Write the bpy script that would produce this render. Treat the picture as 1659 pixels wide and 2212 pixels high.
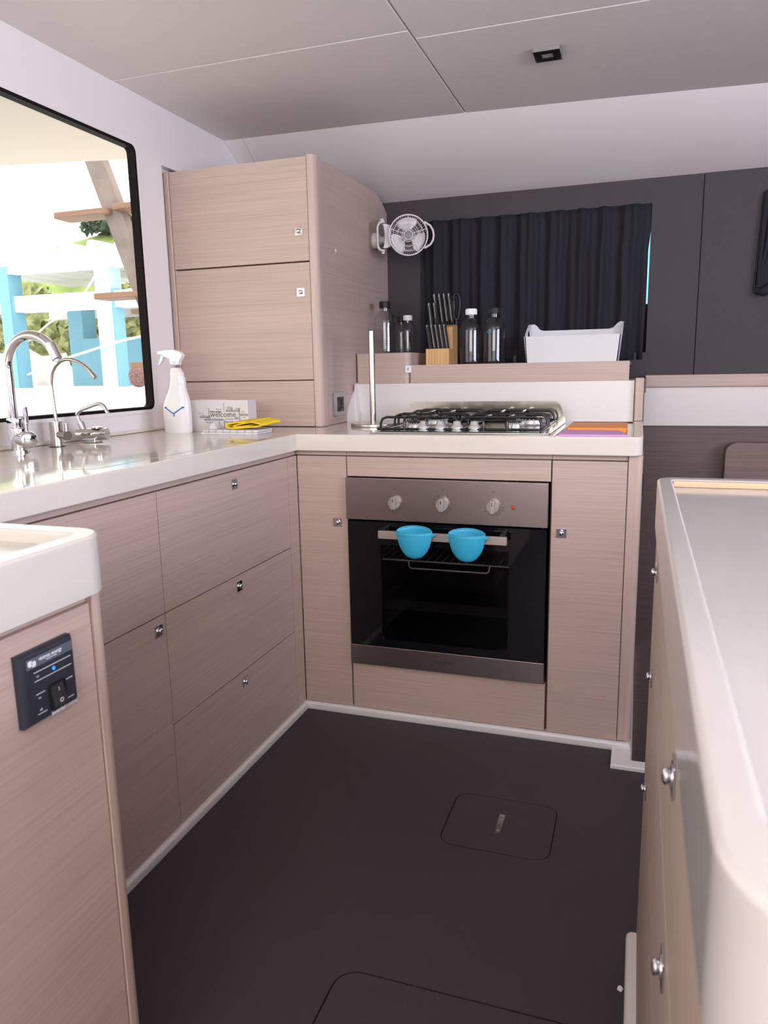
import bpy, bmesh, math, random
from mathutils import Vector, Matrix
random.seed(7)
S = bpy.context.scene
COL = S.collection
for o in list(bpy.data.objects): bpy.data.objects.remove(o)

# ------------------------------------------------------------ camera
cam = bpy.data.cameras.new('camera'); camo = bpy.data.objects.new('camera', cam); COL.objects.link(camo)
r_ = Vector((0.94743, 0.31942, -0.01865)); u_ = Vector((-0.04216, 0.18240, 0.98232)); f_ = Vector((-0.31718, 0.92989, -0.18627))
M = Matrix((r_, u_, -f_)).transposed().to_4x4(); M.translation = Vector((0.8178, -2.0594, 1.0698)); camo.matrix_world = M
cam.sensor_fit = 'VERTICAL'; cam.sensor_height = 36; cam.lens = 1609.47/2212*36
cam.clip_start = 0.01; cam.clip_end = 200
cam.dof.use_dof = True; cam.dof.focus_distance = 2.3; cam.dof.aperture_fstop = 11
S.camera = camo
# ------------------------------------------------------------ world, light, exposure
S.view_settings.view_transform = 'Standard'; S.view_settings.look = 'None'
S.view_settings.exposure = 0.0; S.view_settings.gamma = 1.0; S.view_settings.use_curve_mapping = False
W = bpy.data.worlds.new('sky'); S.world = W; W.use_nodes = True
bg = W.node_tree.nodes['Background']; bg.inputs[0].default_value = (1.0, 0.975, 0.93, 1); bg.inputs[1].default_value = 3.6
def area(name, loc, rot, sx, sy, power, color=(1, 1, 1), spread=180):
    l = bpy.data.lights.new(name, 'AREA'); l.spread = math.radians(spread); l.shape = 'RECTANGLE'; l.size = sx; l.size_y = sy; l.energy = power; l.color = color
    o = bpy.data.objects.new(name, l); COL.objects.link(o); o.location = loc; o.rotation_euler = rot; return o
R = math.radians
area('daylight_cockpit_door', (0.9, -3.70, 1.50), (R(106), 0, 0), 2.0, 0.7, 18, (1.0, 0.96, 0.90), 125)
area('ceiling_fill', (0.9, -3.66, 1.12), (R(150), 0, 0), 1.9, 0.35, 52, (1.0, 0.97, 0.97), 110)  # added lamp aimed up to lighten the ceiling, standing in for floor bounce
area('daylight_saloon_window', (3.15, -1.9, 1.38), (R(112), 0, R(90)), 2.2, 0.72, 84, (0.72, 0.76, 1.0))
try:
    S.cycles.use_denoising = True; S.cycles.max_bounces = 10; S.cycles.transparent_max_bounces = 16
    S.cycles.caustics_reflective = False; S.cycles.caustics_refractive = False
    S.cycles.sample_clamp_indirect = 6
except Exception: pass

# ------------------------------------------------------------ materials
def mat(name): 
    m = bpy.data.materials.new(name); m.use_nodes = True
    return m, m.node_tree, m.node_tree.nodes['Principled BSDF']
def pos_noise(nt, sc, scale=1.0, detail=3, rough=.55):
    g = nt.nodes.new('ShaderNodeNewGeometry'); mp = nt.nodes.new('ShaderNodeMapping'); mp.inputs['Scale'].default_value = sc
    n = nt.nodes.new('ShaderNodeTexNoise'); n.inputs['Scale'].default_value = scale; n.inputs['Detail'].default_value = detail; n.inputs['Roughness'].default_value = rough
    nt.links.new(g.outputs['Position'], mp.inputs['Vector']); nt.links.new(mp.outputs[0], n.inputs['Vector']); return n
def bump(nt, b, src, strength, dist=.001):
    bp = nt.nodes.new('ShaderNodeBump'); bp.inputs['Strength'].default_value = strength; bp.inputs['Distance'].default_value = dist
    nt.links.new(src, bp.inputs['Height']); nt.links.new(bp.outputs[0], b.inputs['Normal'])
def solid(name, c, rough=.5, metal=0, spec=.5, noise=0, bumpy=0, nscale=60, coat=0):
    m, nt, b = mat(name)
    b.inputs['Base Color'].default_value = (*c, 1); b.inputs['Roughness'].default_value = rough; b.inputs['Metallic'].default_value = metal
    b.inputs['Specular IOR Level'].default_value = spec; b.inputs['Coat Weight'].default_value = coat
    if noise or bumpy:
        n = pos_noise(nt, (nscale,)*3)
        if noise:
            r = nt.nodes.new('ShaderNodeValToRGB'); r.color_ramp.elements[0].color = (*[v*(1-noise) for v in c], 1); r.color_ramp.elements[1].color = (*[min(1, v*(1+noise)) for v in c], 1)
            r.color_ramp.elements[0].position = .3; r.color_ramp.elements[1].position = .7
            nt.links.new(n.outputs[0], r.inputs[0]); nt.links.new(r.outputs[0], b.inputs['Base Color'])
        if bumpy: bump(nt, b, n.outputs[0], bumpy)
    return m
def wood(name, c, axis='h', rough=.45, contrast=.16, fine=260):
    m, nt, b = mat(name)
    sc = (3.0, 3.0, fine) if axis == 'h' else (fine*.7, fine*.7, 2.6)
    n = pos_noise(nt, sc, 1.0, 3, .6)
    sc2 = (.9, .9, 34) if axis == 'h' else (40, 40, .9)
    n2 = pos_noise(nt, sc2, 1.0, 2)
    mx = nt.nodes.new('ShaderNodeMath'); mx.operation = 'MULTIPLY_ADD'; mx.inputs[1].default_value = .76
    m2 = nt.nodes.new('ShaderNodeMath'); m2.operation = 'MULTIPLY'; m2.inputs[1].default_value = .24
    nt.links.new(n2.outputs[0], m2.inputs[0]); nt.links.new(n.outputs[0], mx.inputs[0]); nt.links.new(m2.outputs[0], mx.inputs[2])
    r = nt.nodes.new('ShaderNodeValToRGB'); e = r.color_ramp.elements
    e[0].position = .34; e[1].position = .64
    e[0].color = (*[v*(1-contrast) for v in c], 1); e[1].color = (*[min(1, v*(1+contrast*.75)) for v in c], 1)
    nt.links.new(mx.outputs[0], r.inputs[0]); nt.links.new(r.outputs[0], b.inputs['Base Color'])
    b.inputs['Roughness'].default_value = rough; bump(nt, b, n.outputs[0], .15, .0006)
    return m
def thin_glass(name, tint=(1, 1, 1), ior=1.45, rough=0.0, extra=0.0):
    m, nt, b = mat(name); nt.nodes.remove(b)
    t = nt.nodes.new('ShaderNodeBsdfTransparent'); t.inputs[0].default_value = (*tint, 1)
    g = nt.nodes.new('ShaderNodeBsdfGlossy'); g.inputs['Roughness'].default_value = rough
    fr = nt.nodes.new('ShaderNodeFresnel'); fr.inputs[0].default_value = ior
    ad = nt.nodes.new('ShaderNodeMath'); ad.operation = 'ADD'; ad.inputs[1].default_value = extra; ad.use_clamp = True
    mx = nt.nodes.new('ShaderNodeMixShader')
    gm = nt.nodes.new('ShaderNodeNewGeometry'); iv = nt.nodes.new('ShaderNodeMath'); iv.operation = 'SUBTRACT'; iv.inputs[0].default_value = 1
    mu = nt.nodes.new('ShaderNodeMath'); mu.operation = 'MULTIPLY'; nt.links.new(gm.outputs['Backfacing'], iv.inputs[1])
    nt.links.new(ad.outputs[0], mu.inputs[0]); nt.links.new(iv.outputs[0], mu.inputs[1])
    nt.links.new(fr.outputs[0], ad.inputs[0]); nt.links.new(mu.outputs[0], mx.inputs[0]); nt.links.new(t.outputs[0], mx.inputs[1]); nt.links.new(g.outputs[0], mx.inputs[2])
    nt.links.new(mx.outputs[0], nt.nodes['Material Output'].inputs[0]); return m
def steel(name, c=(.55, .54, .53), rough=.32, axis='h'):
    m, nt, b = mat(name); b.inputs['Metallic'].default_value = 1; b.inputs['Base Color'].default_value = (*c, 1)
    n = pos_noise(nt, (3, 3, 900) if axis == 'h' else (500, 500, 3), 1, 2)
    r = nt.nodes.new('ShaderNodeMapRange'); r.inputs[3].default_value = rough*.85; r.inputs[4].default_value = rough*1.15
    nt.links.new(n.outputs[0], r.inputs[0]); nt.links.new(r.outputs[0], b.inputs['Roughness']); bump(nt, b, n.outputs[0], .05, .0003)
    return m
def emit(name, c, s):
    m, nt, b = mat(name); b.inputs['Base Color'].default_value = (*c, 1); b.inputs['Emission Color'].default_value = (*c, 1); b.inputs['Emission Strength'].default_value = s; return m
OAK = (.50, .378, .325)
oak = wood('pale_oak_horizontal', OAK, 'h', contrast=.12); oak_v = wood('pale_oak_vertical', (.52, .39, .335), 'v', contrast=.10, fine=160)
darkwood = wood('brown_wood_veneer', (.13, .085, .08), 'h', .5, .2)
gapm = solid('cabinet_carcass_brown', (.16, .07, .05), .7)
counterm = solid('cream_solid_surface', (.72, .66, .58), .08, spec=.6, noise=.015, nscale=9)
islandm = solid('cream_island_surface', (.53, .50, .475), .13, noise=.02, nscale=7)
linerm = solid('beige_vinyl_ceiling', (.82, .76, .74), .6, bumpy=.1, nscale=300)
wallm = solid('off_white_wall_lining', (.84, .79, .79), .5, bumpy=.05, nscale=200)
whitem = solid('white_gelcoat', (.74, .70, .68), .25)
whiteplas = solid('white_plastic', (.86, .85, .86), .32)
floorm = solid('charcoal_woven_floor', (.036, .028, .034), .55, spec=.5, noise=.35, bumpy=.5, nscale=420)
panelm = solid('charcoal_leatherette', (.052, .044, .052), .62, spec=.35, noise=.12, bumpy=.3, nscale=350)
curtm = solid('charcoal_curtain_cloth', (.026, .025, .032), .85, spec=.15, noise=.2, nscale=500)
blackm = solid('black_plastic', (.010, .009, .011), .42, spec=.35)
gasket = solid('black_rubber_gasket', (.008, .005, .005), .7, spec=.15)
chrome = solid('polished_chrome', (.70, .70, .72), .06, 1)
satin = steel('satin_nickel', (.50, .455, .41), .25, 'v')
steelh = steel('brushed_steel', (.37, .315, .305), .32, 'h')
steelt = steel('hob_steel', (.55, .53, .51), .2, 'v')
castm = solid('black_enamel', (.010, .010, .011), .22)
hobblack = solid('black_hob_enamel', (.012, .012, .013), .16)
burnm = solid('burner_aluminium', (.62, .61, .62), .38, .85)
ovenblack = solid('black_oven_glass', (.004, .004, .006), .05, spec=.5)
ovenwin = thin_glass('tinted_oven_window', (.62, .60, .62), 1.35)
cavm = solid('oven_cavity_enamel', (.05, .045, .048), .3)
wirem = solid('oven_rack_wire', (.85, .84, .84), .35, .3)
clear = thin_glass('clear_bottle_plastic', (.93, .93, .94), 1.45, .02, .03)
pane = thin_glass('window_glass', (.97, .98, .98), 1.25)
bluesil = solid('blue_silicone', (.035, .40, .62), .42)
orange = solid('orange_board', (.82, .25, .03), .5); purple = solid('lilac_board', (.60, .28, .62), .45)
yellow = solid('yellow_microfibre', (.86, .60, .015), .85, bumpy=.6, nscale=500)
towelm = solid('white_towel_cloth', (.68, .65, .67), .85, bumpy=.4, nscale=400)
lineink = solid('grey_towel_stripe', (.36, .36, .40), .8)
bamboo = wood('bamboo_block', (.66, .40, .17), 'v', .45, .14, 300)
ink = solid('dark_print', (.03, .025, .025), .6); greyink = solid('grey_print', (.13, .13, .12), .6); oliveink = solid('olive_print', (.17, .14, .07), .6); paleink = solid('pale_print', (.40, .38, .36), .6)
whiteink = solid('white_print', (.75, .75, .8), .5); blueink = solid('blue_print', (.01, .17, .47), .5)
boxm = solid('white_card', (.66, .62, .62), .55)
navy = solid('navy_plastic', (.022, .024, .036), .35); navyband = solid('slate_band', (.10, .12, .16), .35)
fanm = solid('pale_grey_plastic', (.66, .62, .63), .4); fanhub = solid('grey_hub', (.22, .22, .23), .4)
lenses = solid('frosted_lens', (.45, .42, .42), .2); bronze = solid('dark_chrome_face', (.06, .045, .045), .12, .9)
redl = emit('red_lamp', (.45, .05, .02), .1); blueled = emit('blue_led', (.02, .22, 1.0), 1.4)
# outside
quay = solid('bleached_concrete', (.80, .79, .77), .8, noise=.08, nscale=6); sealb = solid('pale_blue_paint', (.16, .36, .47), .6)
sealb2 = solid('white_blue_paint', (.36, .52, .60), .6)
white_out = solid('white_paint_outside', (.85, .85, .84), .6); greyout = solid('grey_shutter', (.14, .16, .2), .7)
leaf = solid('dry_shrub_green', (.27, .29, .13), .8, noise=.5, nscale=3.5, bumpy=.8); grass = solid('hill_grass', (.20, .27, .07), .9, noise=.35, nscale=2.0)
darkbush = solid('dark_bush', (.06, .09, .06), .9, noise=.4, nscale=5); strw = wood('weathered_stair_wood', (.20, .10, .06), 'h', .6, .15, 60); beamm = solid('weathered_beam', (.17, .13, .115), .7, noise=.25, nscale=5)
rope = solid('white_rope', (.85, .84, .80), .8); coir = solid('brown_coir', (.16, .09, .08), .95, noise=.5, nscale=60, bumpy=1)

# ------------------------------------------------------------ mesh helpers
def nb(): return bmesh.new()
def _bev(bm, faces, bev, seg):
    es = list({e for f in faces for e in f.edges})
    bmesh.ops.bevel(bm, geom=es, offset=bev, segments=seg, profile=.5, affect='EDGES', clamp_overlap=True)
def box(bm, x0, x1, y0, y1, z0, z1, bev=0, seg=2):
    v = [bm.verts.new(p) for p in [(x0, y0, z0), (x1, y0, z0), (x1, y1, z0), (x0, y1, z0), (x0, y0, z1), (x1, y0, z1), (x1, y1, z1), (x0, y1, z1)]]
    fs = [bm.faces.new([v[i] for i in q]) for q in [(3, 2, 1, 0), (4, 5, 6, 7), (0, 1, 5, 4), (1, 2, 6, 5), (2, 3, 7, 6), (3, 0, 4, 7)]]
    if bev: _bev(bm, fs, bev, seg)
    return bm
def prism(bm, pts, axis, a, b, bev=0, seg=2):
    """polygon pts extruded along axis; axis x: pts=(y,z), y: (x,z), z: (x,y)"""
    def P(p, t): return {'x': (t, p[0], p[1]), 'y': (p[0], t, p[1]), 'z': (p[0], p[1], t)}[axis]
    v0 = [bm.verts.new(P(p, a)) for p in pts]; v1 = [bm.verts.new(P(p, b)) for p in pts]
    n = len(pts); fs = [bm.faces.new(v0), bm.faces.new(v1[::-1])]
    caps = list(fs)
    for i in range(n): fs.append(bm.faces.new([v0[i], v1[i], v1[(i+1) % n], v0[(i+1) % n]]))
    bmesh.ops.recalc_face_normals(bm, faces=fs)
    if bev:
        es = list({e for f in caps for e in f.edges})
        bmesh.ops.bevel(bm, geom=es, offset=bev, segments=seg, profile=.5, affect='EDGES', clamp_overlap=True)
    return bm
def rrect(x0, x1, y0, y1, r, n=6, corners=(1, 1, 1, 1)):
    """ccw rounded rectangle: corners bl br tr tl"""
    out = []
    for k, (cx, cy, a0) in enumerate([(x0, y0, 180), (x1, y0, 270), (x1, y1, 0), (x0, y1, 90)]):
        rr = r*corners[k]
        if rr <= 0: out.append((cx, cy)); continue
        ox = cx + (rr if cx == x0 else -rr); oy = cy + (rr if cy == y0 else -rr)
        for i in range(n+1):
            a = R(a0 + 90*i/n); out.append((ox+rr*math.cos(a), oy+rr*math.sin(a)))
    return out
def ring(bm, outer, inner, axis, a, b):
    """flat ring between two loops with the same count, extruded"""
    def P(p, t): return {'x': (t, p[0], p[1]), 'y': (p[0], t, p[1]), 'z': (p[0], p[1], t)}[axis]
    L = [[bm.verts.new(P(p, t)) for p in lp] for lp in (outer, inner) for t in (a, b)]
    oa, ob_, ia, ib = L; n = len(outer); fs = []
    for i in range(n):
        j = (i+1) % n
        for q in ([oa[i], oa[j], ob_[j], ob_[i]], [ia[j], ia[i], ib[i], ib[j]], [oa[j], oa[i], ia[i], ia[j]], [ob_[i], ob_[j], ib[j], ib[i]]):
            fs.append(bm.faces.new(q))
    bmesh.ops.recalc_face_normals(bm, faces=fs); return bm
def tube(bm, pts, r, n=10, closed=False, caps=True, flat=None):
    pts = [Vector(p) for p in pts]; m = len(pts)
    T = []
    for i in range(m):
        a = pts[i-1] if (i > 0 or closed) else pts[i]; b = pts[(i+1) % m] if (i < m-1 or closed) else pts[i]
        T.append((b-a).normalized())
    ref = Vector((0, 0, 1)) if abs(T[0].z) < .9 else Vector((1, 0, 0))
    N = (ref - T[0]*ref.dot(T[0])).normalized(); rings = []
    for i in range(m):
        N = (N - T[i]*N.dot(T[i])).normalized(); B = T[i].cross(N)
        ri = r[i] if isinstance(r, (list, tuple)) else r
        rings.append([bm.verts.new(pts[i] + (N*math.cos(2*math.pi*k/n) + B*math.sin(2*math.pi*k/n))*ri) for k in range(n)])
    for i in range(m if closed else m-1):
        A = rings[i]; Bq = rings[(i+1) % m]
        for k in range(n): bm.faces.new([A[k], A[(k+1) % n], Bq[(k+1) % n], Bq[k]])
    if caps and not closed: bm.faces.new(rings[0][::-1]); bm.faces.new(rings[-1])
    return bm
def lathe(bm, prof, c=(0, 0, 0), n=32, axis='z'):
    """prof: (radius, height) list"""
    def P(r, h, a):
        x, y = r*math.cos(a), r*math.sin(a)
        q = {'z': (x, y, h), 'y': (x, h, y), 'x': (h, x, y)}[axis]; return (c[0]+q[0], c[1]+q[1], c[2]+q[2])
    rings = []; fs = []
    for r, h in prof:
        rings.append([bm.verts.new(P(0, h, 0))] if r < 1e-6 else [bm.verts.new(P(r, h, 2*math.pi*k/n)) for k in range(n)])
    for A, B in zip(rings, rings[1:]):
        for k in range(n):
            q = [A[k % len(A)], A[(k+1) % len(A)], B[(k+1) % len(B)], B[k % len(B)]]
            q2 = []
            for v in q:
                if v not in q2: q2.append(v)
            if len(q2) > 2: fs.append(bm.faces.new(q2))
    bmesh.ops.recalc_face_normals(bm, faces=fs); return bm
def arc(cx, cz, r, a0, a1, n): return [(cx+r*math.cos(R(a0+(a1-a0)*i/n)), cz+r*math.sin(R(a0+(a1-a0)*i/n))) for i in range(n+1)]
def xform(bm, M_): bmesh.ops.transform(bm, matrix=M_, verts=bm.verts); return bm
def rootloc(p):
    v = Vector((0, 0, 0))
    while p: v += p.location; p = p.parent
    return v
def obj(name, bm, m, parent=None, wn=True, label=None, smooth=True, origin=None):
    loc = rootloc(parent)
    if loc.length: bmesh.ops.translate(bm, verts=bm.verts, vec=-loc)
    me = bpy.data.meshes.new(name); bm.to_mesh(me); bm.free()
    for mm in (m if isinstance(m, (list, tuple)) else [m]): me.materials.append(mm)
    if smooth and len(me.polygons):
        me.polygons.foreach_set('use_smooth', [True]*len(me.polygons)); me.set_sharp_from_angle(angle=R(50))
    o = bpy.data.objects.new(name, me); COL.objects.link(o); o.parent = parent
    if wn and smooth: o.modifiers.new('normals', 'WEIGHTED_NORMAL').keep_sharp = True
    if label: o['label'] = label
    return o
def thing(name, label, cat, loc=(0, 0, 0), group=None):
    o = bpy.data.objects.new(name, None); COL.objects.link(o); o.location = loc; o.empty_display_size = .02
    o['label'] = label; o['category'] = cat
    if group: o['group'] = group
    return o
def tag(o, label, cat, group=None):
    o['label'] = label; o['category'] = cat
    if group: o['group'] = group
    return o
def struct(name, bm, m, parent=None, **k):
    o = obj(name, bm, m, parent, **k)
    if parent is None: o['kind'] = 'structure'
    return o
def setmat(bm, start, idx):
    bm.faces.ensure_lookup_table()
    for f in bm.faces[start:]: f.material_index = idx
def text(body, size, loc, rot, m, parent, name='lettering', ext=.0003, shear=0, align='CENTER', bold=0):
    cu = bpy.data.curves.new('t', 'FONT'); cu.body = body; cu.size = size; cu.extrude = ext; cu.shear = shear; cu.align_x = align; cu.align_y = 'CENTER'; cu.offset = bold
    cu.resolution_u = 2
    t = bpy.data.objects.new('t', cu); COL.objects.link(t)
    bpy.context.view_layer.update()
    me = bpy.data.meshes.new_from_object(t.evaluated_get(bpy.context.evaluated_depsgraph_get())); bpy.data.objects.remove(t)
    me.name = name; me.transform(Matrix.Translation(Vector(loc)-rootloc(parent)) @ rot.to_4x4())
    me.materials.clear(); me.materials.append(m)
    o = bpy.data.objects.new(name, me); COL.objects.link(o); o.parent = parent; return o
from mathutils import Euler
FRONT = Euler((R(90), 0, 0)).to_matrix()             # reads from -y
SIDE = Euler((R(90), 0, R(90))).to_matrix()          # reads from +x
BOX = lambda *a, **k: box(nb(), *a, **k)

# ============================================================ STRUCTURE
# floor with two hatches
def holed(bm, outer, holes, z):
    edges = []
    for lp in [outer]+holes:
        vs = [bm.verts.new((x, y, z)) for x, y in lp]
        edges += [bm.edges.new((vs[i], vs[(i+1) % len(vs)])) for i in range(len(vs))]
    bmesh.ops.triangle_fill(bm, edges=edges, use_beauty=True)
    for f in bm.faces:
        f.normal_update()
        if f.normal.z < 0: f.normal_flip()
    # skirts of the joints
    for lp in holes:
        a = [bm.verts.new((x, y, z)) for x, y in lp]; b = [bm.verts.new((x, y, z-.012)) for x, y in lp]
        for i in range(len(a)): bm.faces.new([a[i], b[i], b[(i+1) % len(a)], a[(i+1) % len(a)]])
    return bm
h1 = rrect(.421, .674, -.562, -.342, .036, 8); h2 = rrect(.345, .80, -1.55, -.968, .045, 8)
fl = holed(nb(), [(-.72, -3.65), (3.2, -3.65), (3.2, -.11), (.787, -.11), (.787, .05), (-.72, .05)], [h1, h2], 0)
floor = struct('floor', fl, floorm, smooth=False)
obj('subfloor', BOX(-.72, 3.2, -3.65, -.11, -.05, -.012), blackm, floor)
ha = obj('floor_hatch', prism(nb(), rrect(.4235, .6715, -.5595, -.3445, .0335, 8), 'z', -.012, 0), floorm, floor, smooth=False)
hb = obj('floor_hatch', prism(nb(), rrect(.3480, .7970, -1.5470, -.9715, .042, 8), 'z', -.012, 0), floorm, floor, smooth=False)
pl = nb(); prism(pl, rrect(.540, .554, -.487, -.413, .002, 2), 'z', 0, .0018)
for yy in (-.480, -.420): lathe(pl, [(0, .0018), (.0032, .0018), (.0045, .0032), (.0030, .004), (0, .0036)], (.547, yy, 0), 12)
box(pl, .5435, .5505, -.470, -.430, .0018, .0028, .0008, 1)
obj('hatch_lifting_plate', pl, steelt, ha, label='small steel lifting plate with two screws')
# white coaming and stairwell down to the hull
cm = nb(); prism(cm, [(.787, -.112), (3.1, -.112), (3.1, -.072), (.842, -.072), (.842, .62), (.787, .62)], 'z', -.03, .012, .005, 3)
struct('trim_1', cm, whitem)
struct('trim_2', BOX(.8375, .8425, -.072, .95, -.9, -.03), whitem); struct('trim_3', BOX(.842, 3.1, -.080, -.075, -.9, -.03), whitem)
obj('leak_blocker', BOX(-.72, .835, .05, 1.05, -.05, -.02), blackm, floor)  # unseen dark sheet added to stop light leaking up behind the cupboards
struct('floor_stairwell', BOX(.70, 3.2, -.08, 1.0, -.95, -.9), floorm)
# white plinths under the cupboards
def plinth(name, pts):
    return struct(name, prism(nb(), pts, 'z', -.004, .024, .008, 3), whitem)
plinth('baseboard_back', [(-.17, -.011), (.835, -.011), (.835, .04), (-.17, .04)])
plinth('baseboard_left', [(-.19, -1.36), (-.152, -1.36), (-.152, -.008), (-.19, -.008)])
# left wall with window opening
wl = nb()
X0, X1 = -.76, -.71; WY0, WY1, WZ0, WZ1 = -1.62, .066, .962, 1.773
box(wl, X0, X1, -3.65, WY0, -.1, 1.97); box(wl, -.733, X1, WY1, .205, -.1, 1.97); box(wl, X0, -.738, .205, 1.2, -.1, 1.752); box(wl, X0, X1, .205, 1.2, 1.752, 1.97); box(wl, -.733, X1, WY0, WY1, -.1, WZ0); box(wl, -.733, X1, WY0, WY1, WZ1, 1.97)
struct('wall_left', wl, wallm)
win = obj('window_1', ring(nb(), rrect(WY0-.003, WY1+.003, WZ0-.003, WZ1+.003, .022, 6), rrect(WY0+.006, WY1-.006, WZ0+.006, WZ1-.006, .016, 6), 'x', -.735, -.7075), gasket); win['kind'] = 'structure'
obj('window_reveal', ring(nb(), rrect(WY0-.016, WY1+.016, WZ0-.014, WZ1+.016, .032, 6), rrect(WY0-.003, WY1+.003, WZ0-.003, WZ1+.003, .022, 6), 'x', -.7105, -.7065), wallm, win)
obj('window_pane', BOX(-.729, -.7275, WY0, WY1, WZ0, WZ1), pane, win, smooth=False)
struct('trim_4', BOX(-.7105, -.701, -1.30, .25, .8885, .899, .003, 2), counterm)
# ceiling : base board and vinyl panels with open joints
zc = 1.935
ceil = struct('ceiling', BOX(-.76, 3.2, -3.65, 1.2, zc+.012, zc+.04), linerm)
for x0, x1, y0, y1 in [(-.712, .2105, -.0135, 1.05), (-.712, .2105, -1.45, -.0165), (.2135, 1.75, .0385, 1.05), (.2135, 1.75, -1.45, .0355), (1.753, 3.2, -1.45, 1.05), (-.712, 1.2, -3.65, -1.453), (1.203, 3.2, -3.65, -1.453)]:
    obj('ceiling_panel', BOX(x0, x1, y0, y1, zc, zc+.012, .004, 3), linerm, ceil)
# sloping panel between ceiling and back wall
sl = nb(); prev = None; fs = []
XS = [(-.709, .618), (-.2, .636), (.21, .656), (.7, .695), (1.16, .742), (2, .80), (3.2, .86)]
for x, y in XS:
    row = [sl.verts.new(p) for p in ((x, y, zc+.002), (x, 1.0, 1.742), (x, 1.04, 1.742), (x, y+.05, zc+.03))]
    if prev:
        for a, b in ((0, 1), (1, 2), (2, 3), (3, 0)): fs.append(sl.faces.new([prev[a], prev[b], row[b], row[a]]))
    prev = row
bmesh.ops.recalc_face_normals(sl, faces=fs)
struct('wall_slope', sl, wallm, wn=False)
tr = nb(); tube(tr, [(-.625, .624, zc-.001), (-.655, .995, 1.742)], .0022, 6); struct('trim_5', tr, whitem)
# back wall
wb = struct('wall_back', BOX(-.76, 3.2, 1.06, 1.10, -.95, 1.99), darkwood)
bp_ = nb()
OX0, OX1, OZ0, OZ1 = -.046, .836, 1.12, 1.655
box(bp_, -.22, OX0, 1.0, 1.05, 1.0, 1.742); box(bp_, OX1, 1.0075, 1.0, 1.05, 1.0, 1.742); box(bp_, OX0, OX1, 1.0, 1.05, OZ1, 1.742); box(bp_, OX0, OX1, 1.0, 1.05, .9, OZ0)
obj('wall_panel', bp_, panelm, wb, label='charcoal padded panel framing the curtained window')
obj('wall_panel', BOX(1.0095, 3.2, .999, 1.05, 1.0, 1.743, .002, 2), panelm, wb, label='charcoal padded panel at the right')
obj('wall_panel', BOX(-.76, -.22, 1.0, 1.05, -.3, 1.742), wallm, wb)
# window behind the curtain
w2 = obj('window_2', ring(nb(), [(OX0, OZ0), (OX1, OZ0), (OX1, OZ1), (OX0, OZ1)], [(OX0+.004, 1.30), (OX1-.001, 1.30), (OX1-.001, OZ1-.07), (OX0+.004, OZ1-.07)], 'y', 1.03, 1.055), gasket); w2['kind'] = 'structure'
obj('window_pane', BOX(OX0+.004, OX1-.001, 1.045, 1.047, 1.30, OZ1-.07), emit('glowing_daylight_pane', (.25, .72, .95), 1.6), w2, smooth=False)  # pane itself glows in place of daylight; the wall behind is closed
# rear and right bulkheads with their openings (behind and beside the camera)
wr = nb(); box(wr, -.76, -.1, -3.7, -3.65, -.1, 1.97); box(wr, 1.9, 3.2, -3.7, -3.65, -.1, 1.97); box(wr, -.1, 1.9, -3.7, -3.65, 1.9, 1.97); box(wr, -.1, 1.9, -3.74, -3.70, -.1, 1.02)  # unseen sill under the opening, added to keep low light off the fronts
struct('wall_rear', wr, wallm)
wq = nb(); box(wq, 3.2, 3.25, -3.7, 1.1, -.95, 1.0); box(wq, 3.2, 3.25, -3.7, 1.1, 1.76, 1.97); box(wq, 3.2, 3.25, -.75, 1.1, 1.0, 1.76); box(wq, 3.2, 3.25, -3.7, -2.6, 1.0, 1.76)  # opening narrowed to cut the light on the tall cabinet side
struct('wall_right', wq, panelm)

# ============================================================ CUPBOARDS
def latch(parent, p, facing, m=chrome):
    """square plate and round push knob; facing '-y' or '+x' or '-x'"""
    bm = nb(); s = .0135
    prism(bm, rrect(-s, s, -s, s, .0015, 2), 'z', 0, .0022, .0007, 1)
    ring(bm, [(.0095*math.cos(2*math.pi*k/24), .0095*math.sin(2*math.pi*k/24)) for k in range(24)], [(.0075*math.cos(2*math.pi*k/24), .0075*math.sin(2*math.pi*k/24)) for k in range(24)], 'z', .002, .0032)
    lathe(bm, [(.0045, .002), (.0048, .0038), (.0068, .0052), (.0071, .0066), (.0058, .0084), (.0030, .0092), (0, .0094)], (0, 0, 0), 20)
    rot = {'-y': Euler((R(90), 0, 0)), '+x': Euler((0, R(90), 0)), '-x': Euler((0, R(-90), 0))}[facing].to_matrix().to_4x4()
    xform(bm, Matrix.Translation(p) @ rot); return obj('latch', bm, m, parent, label='square chrome push latch')
def front(parent, name, x0, x1, y0, y1, z0, z1, m=oak, **k): return obj(name, BOX(x0, x1, y0, y1, z0, z1, .0005, 2), m, parent, **k)

# left run, seen from the right: fronts at x = XL
XL = -.163; T = .018
c1 = thing('drawer_cabinet', 'three-drawer oak cabinet under the sink counter, between sink cupboard and corner', 'cabinet', (-.42, -.39, 0))
obj('body', BOX(-.70, XL-T-.001, -.7105, -.0645, .0, .836), gapm, c1)
for z0, z1, ly, lz in ((.5485, .821, -.379, .789), (.2805, .5455, -.383, .517), (.026, .2775, -.380, .247)):
    d = front(c1, 'drawer', XL-T, XL, -.7085, -.0665, z0, z1); latch(d, (XL, ly, lz), '+x')
front(c1, 'corner_filler', XL-T, XL, -.0635, -.002, .026, .821)
front(c1, 'recessed_rail', XL-T, XL-.005, -.712, .0045, .8235, .8365)
c2 = thing('sink_cabinet', 'oak sink cupboard with a tall lower door and plain upper panel, behind the near counter', 'cabinet', (-.42, -1.02, 0))
obj('body', BOX(-.70, XL-T-.001, -1.325, -.7125, .0, .836), gapm, c2)
front(c2, 'upper_panel', XL-T, XL, -1.325, -.7115, .5485, .821)
d = front(c2, 'door', XL-T, XL, -1.325, -.7115, .026, .5455); latch(d, (XL, -.738, .515), '+x')
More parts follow.
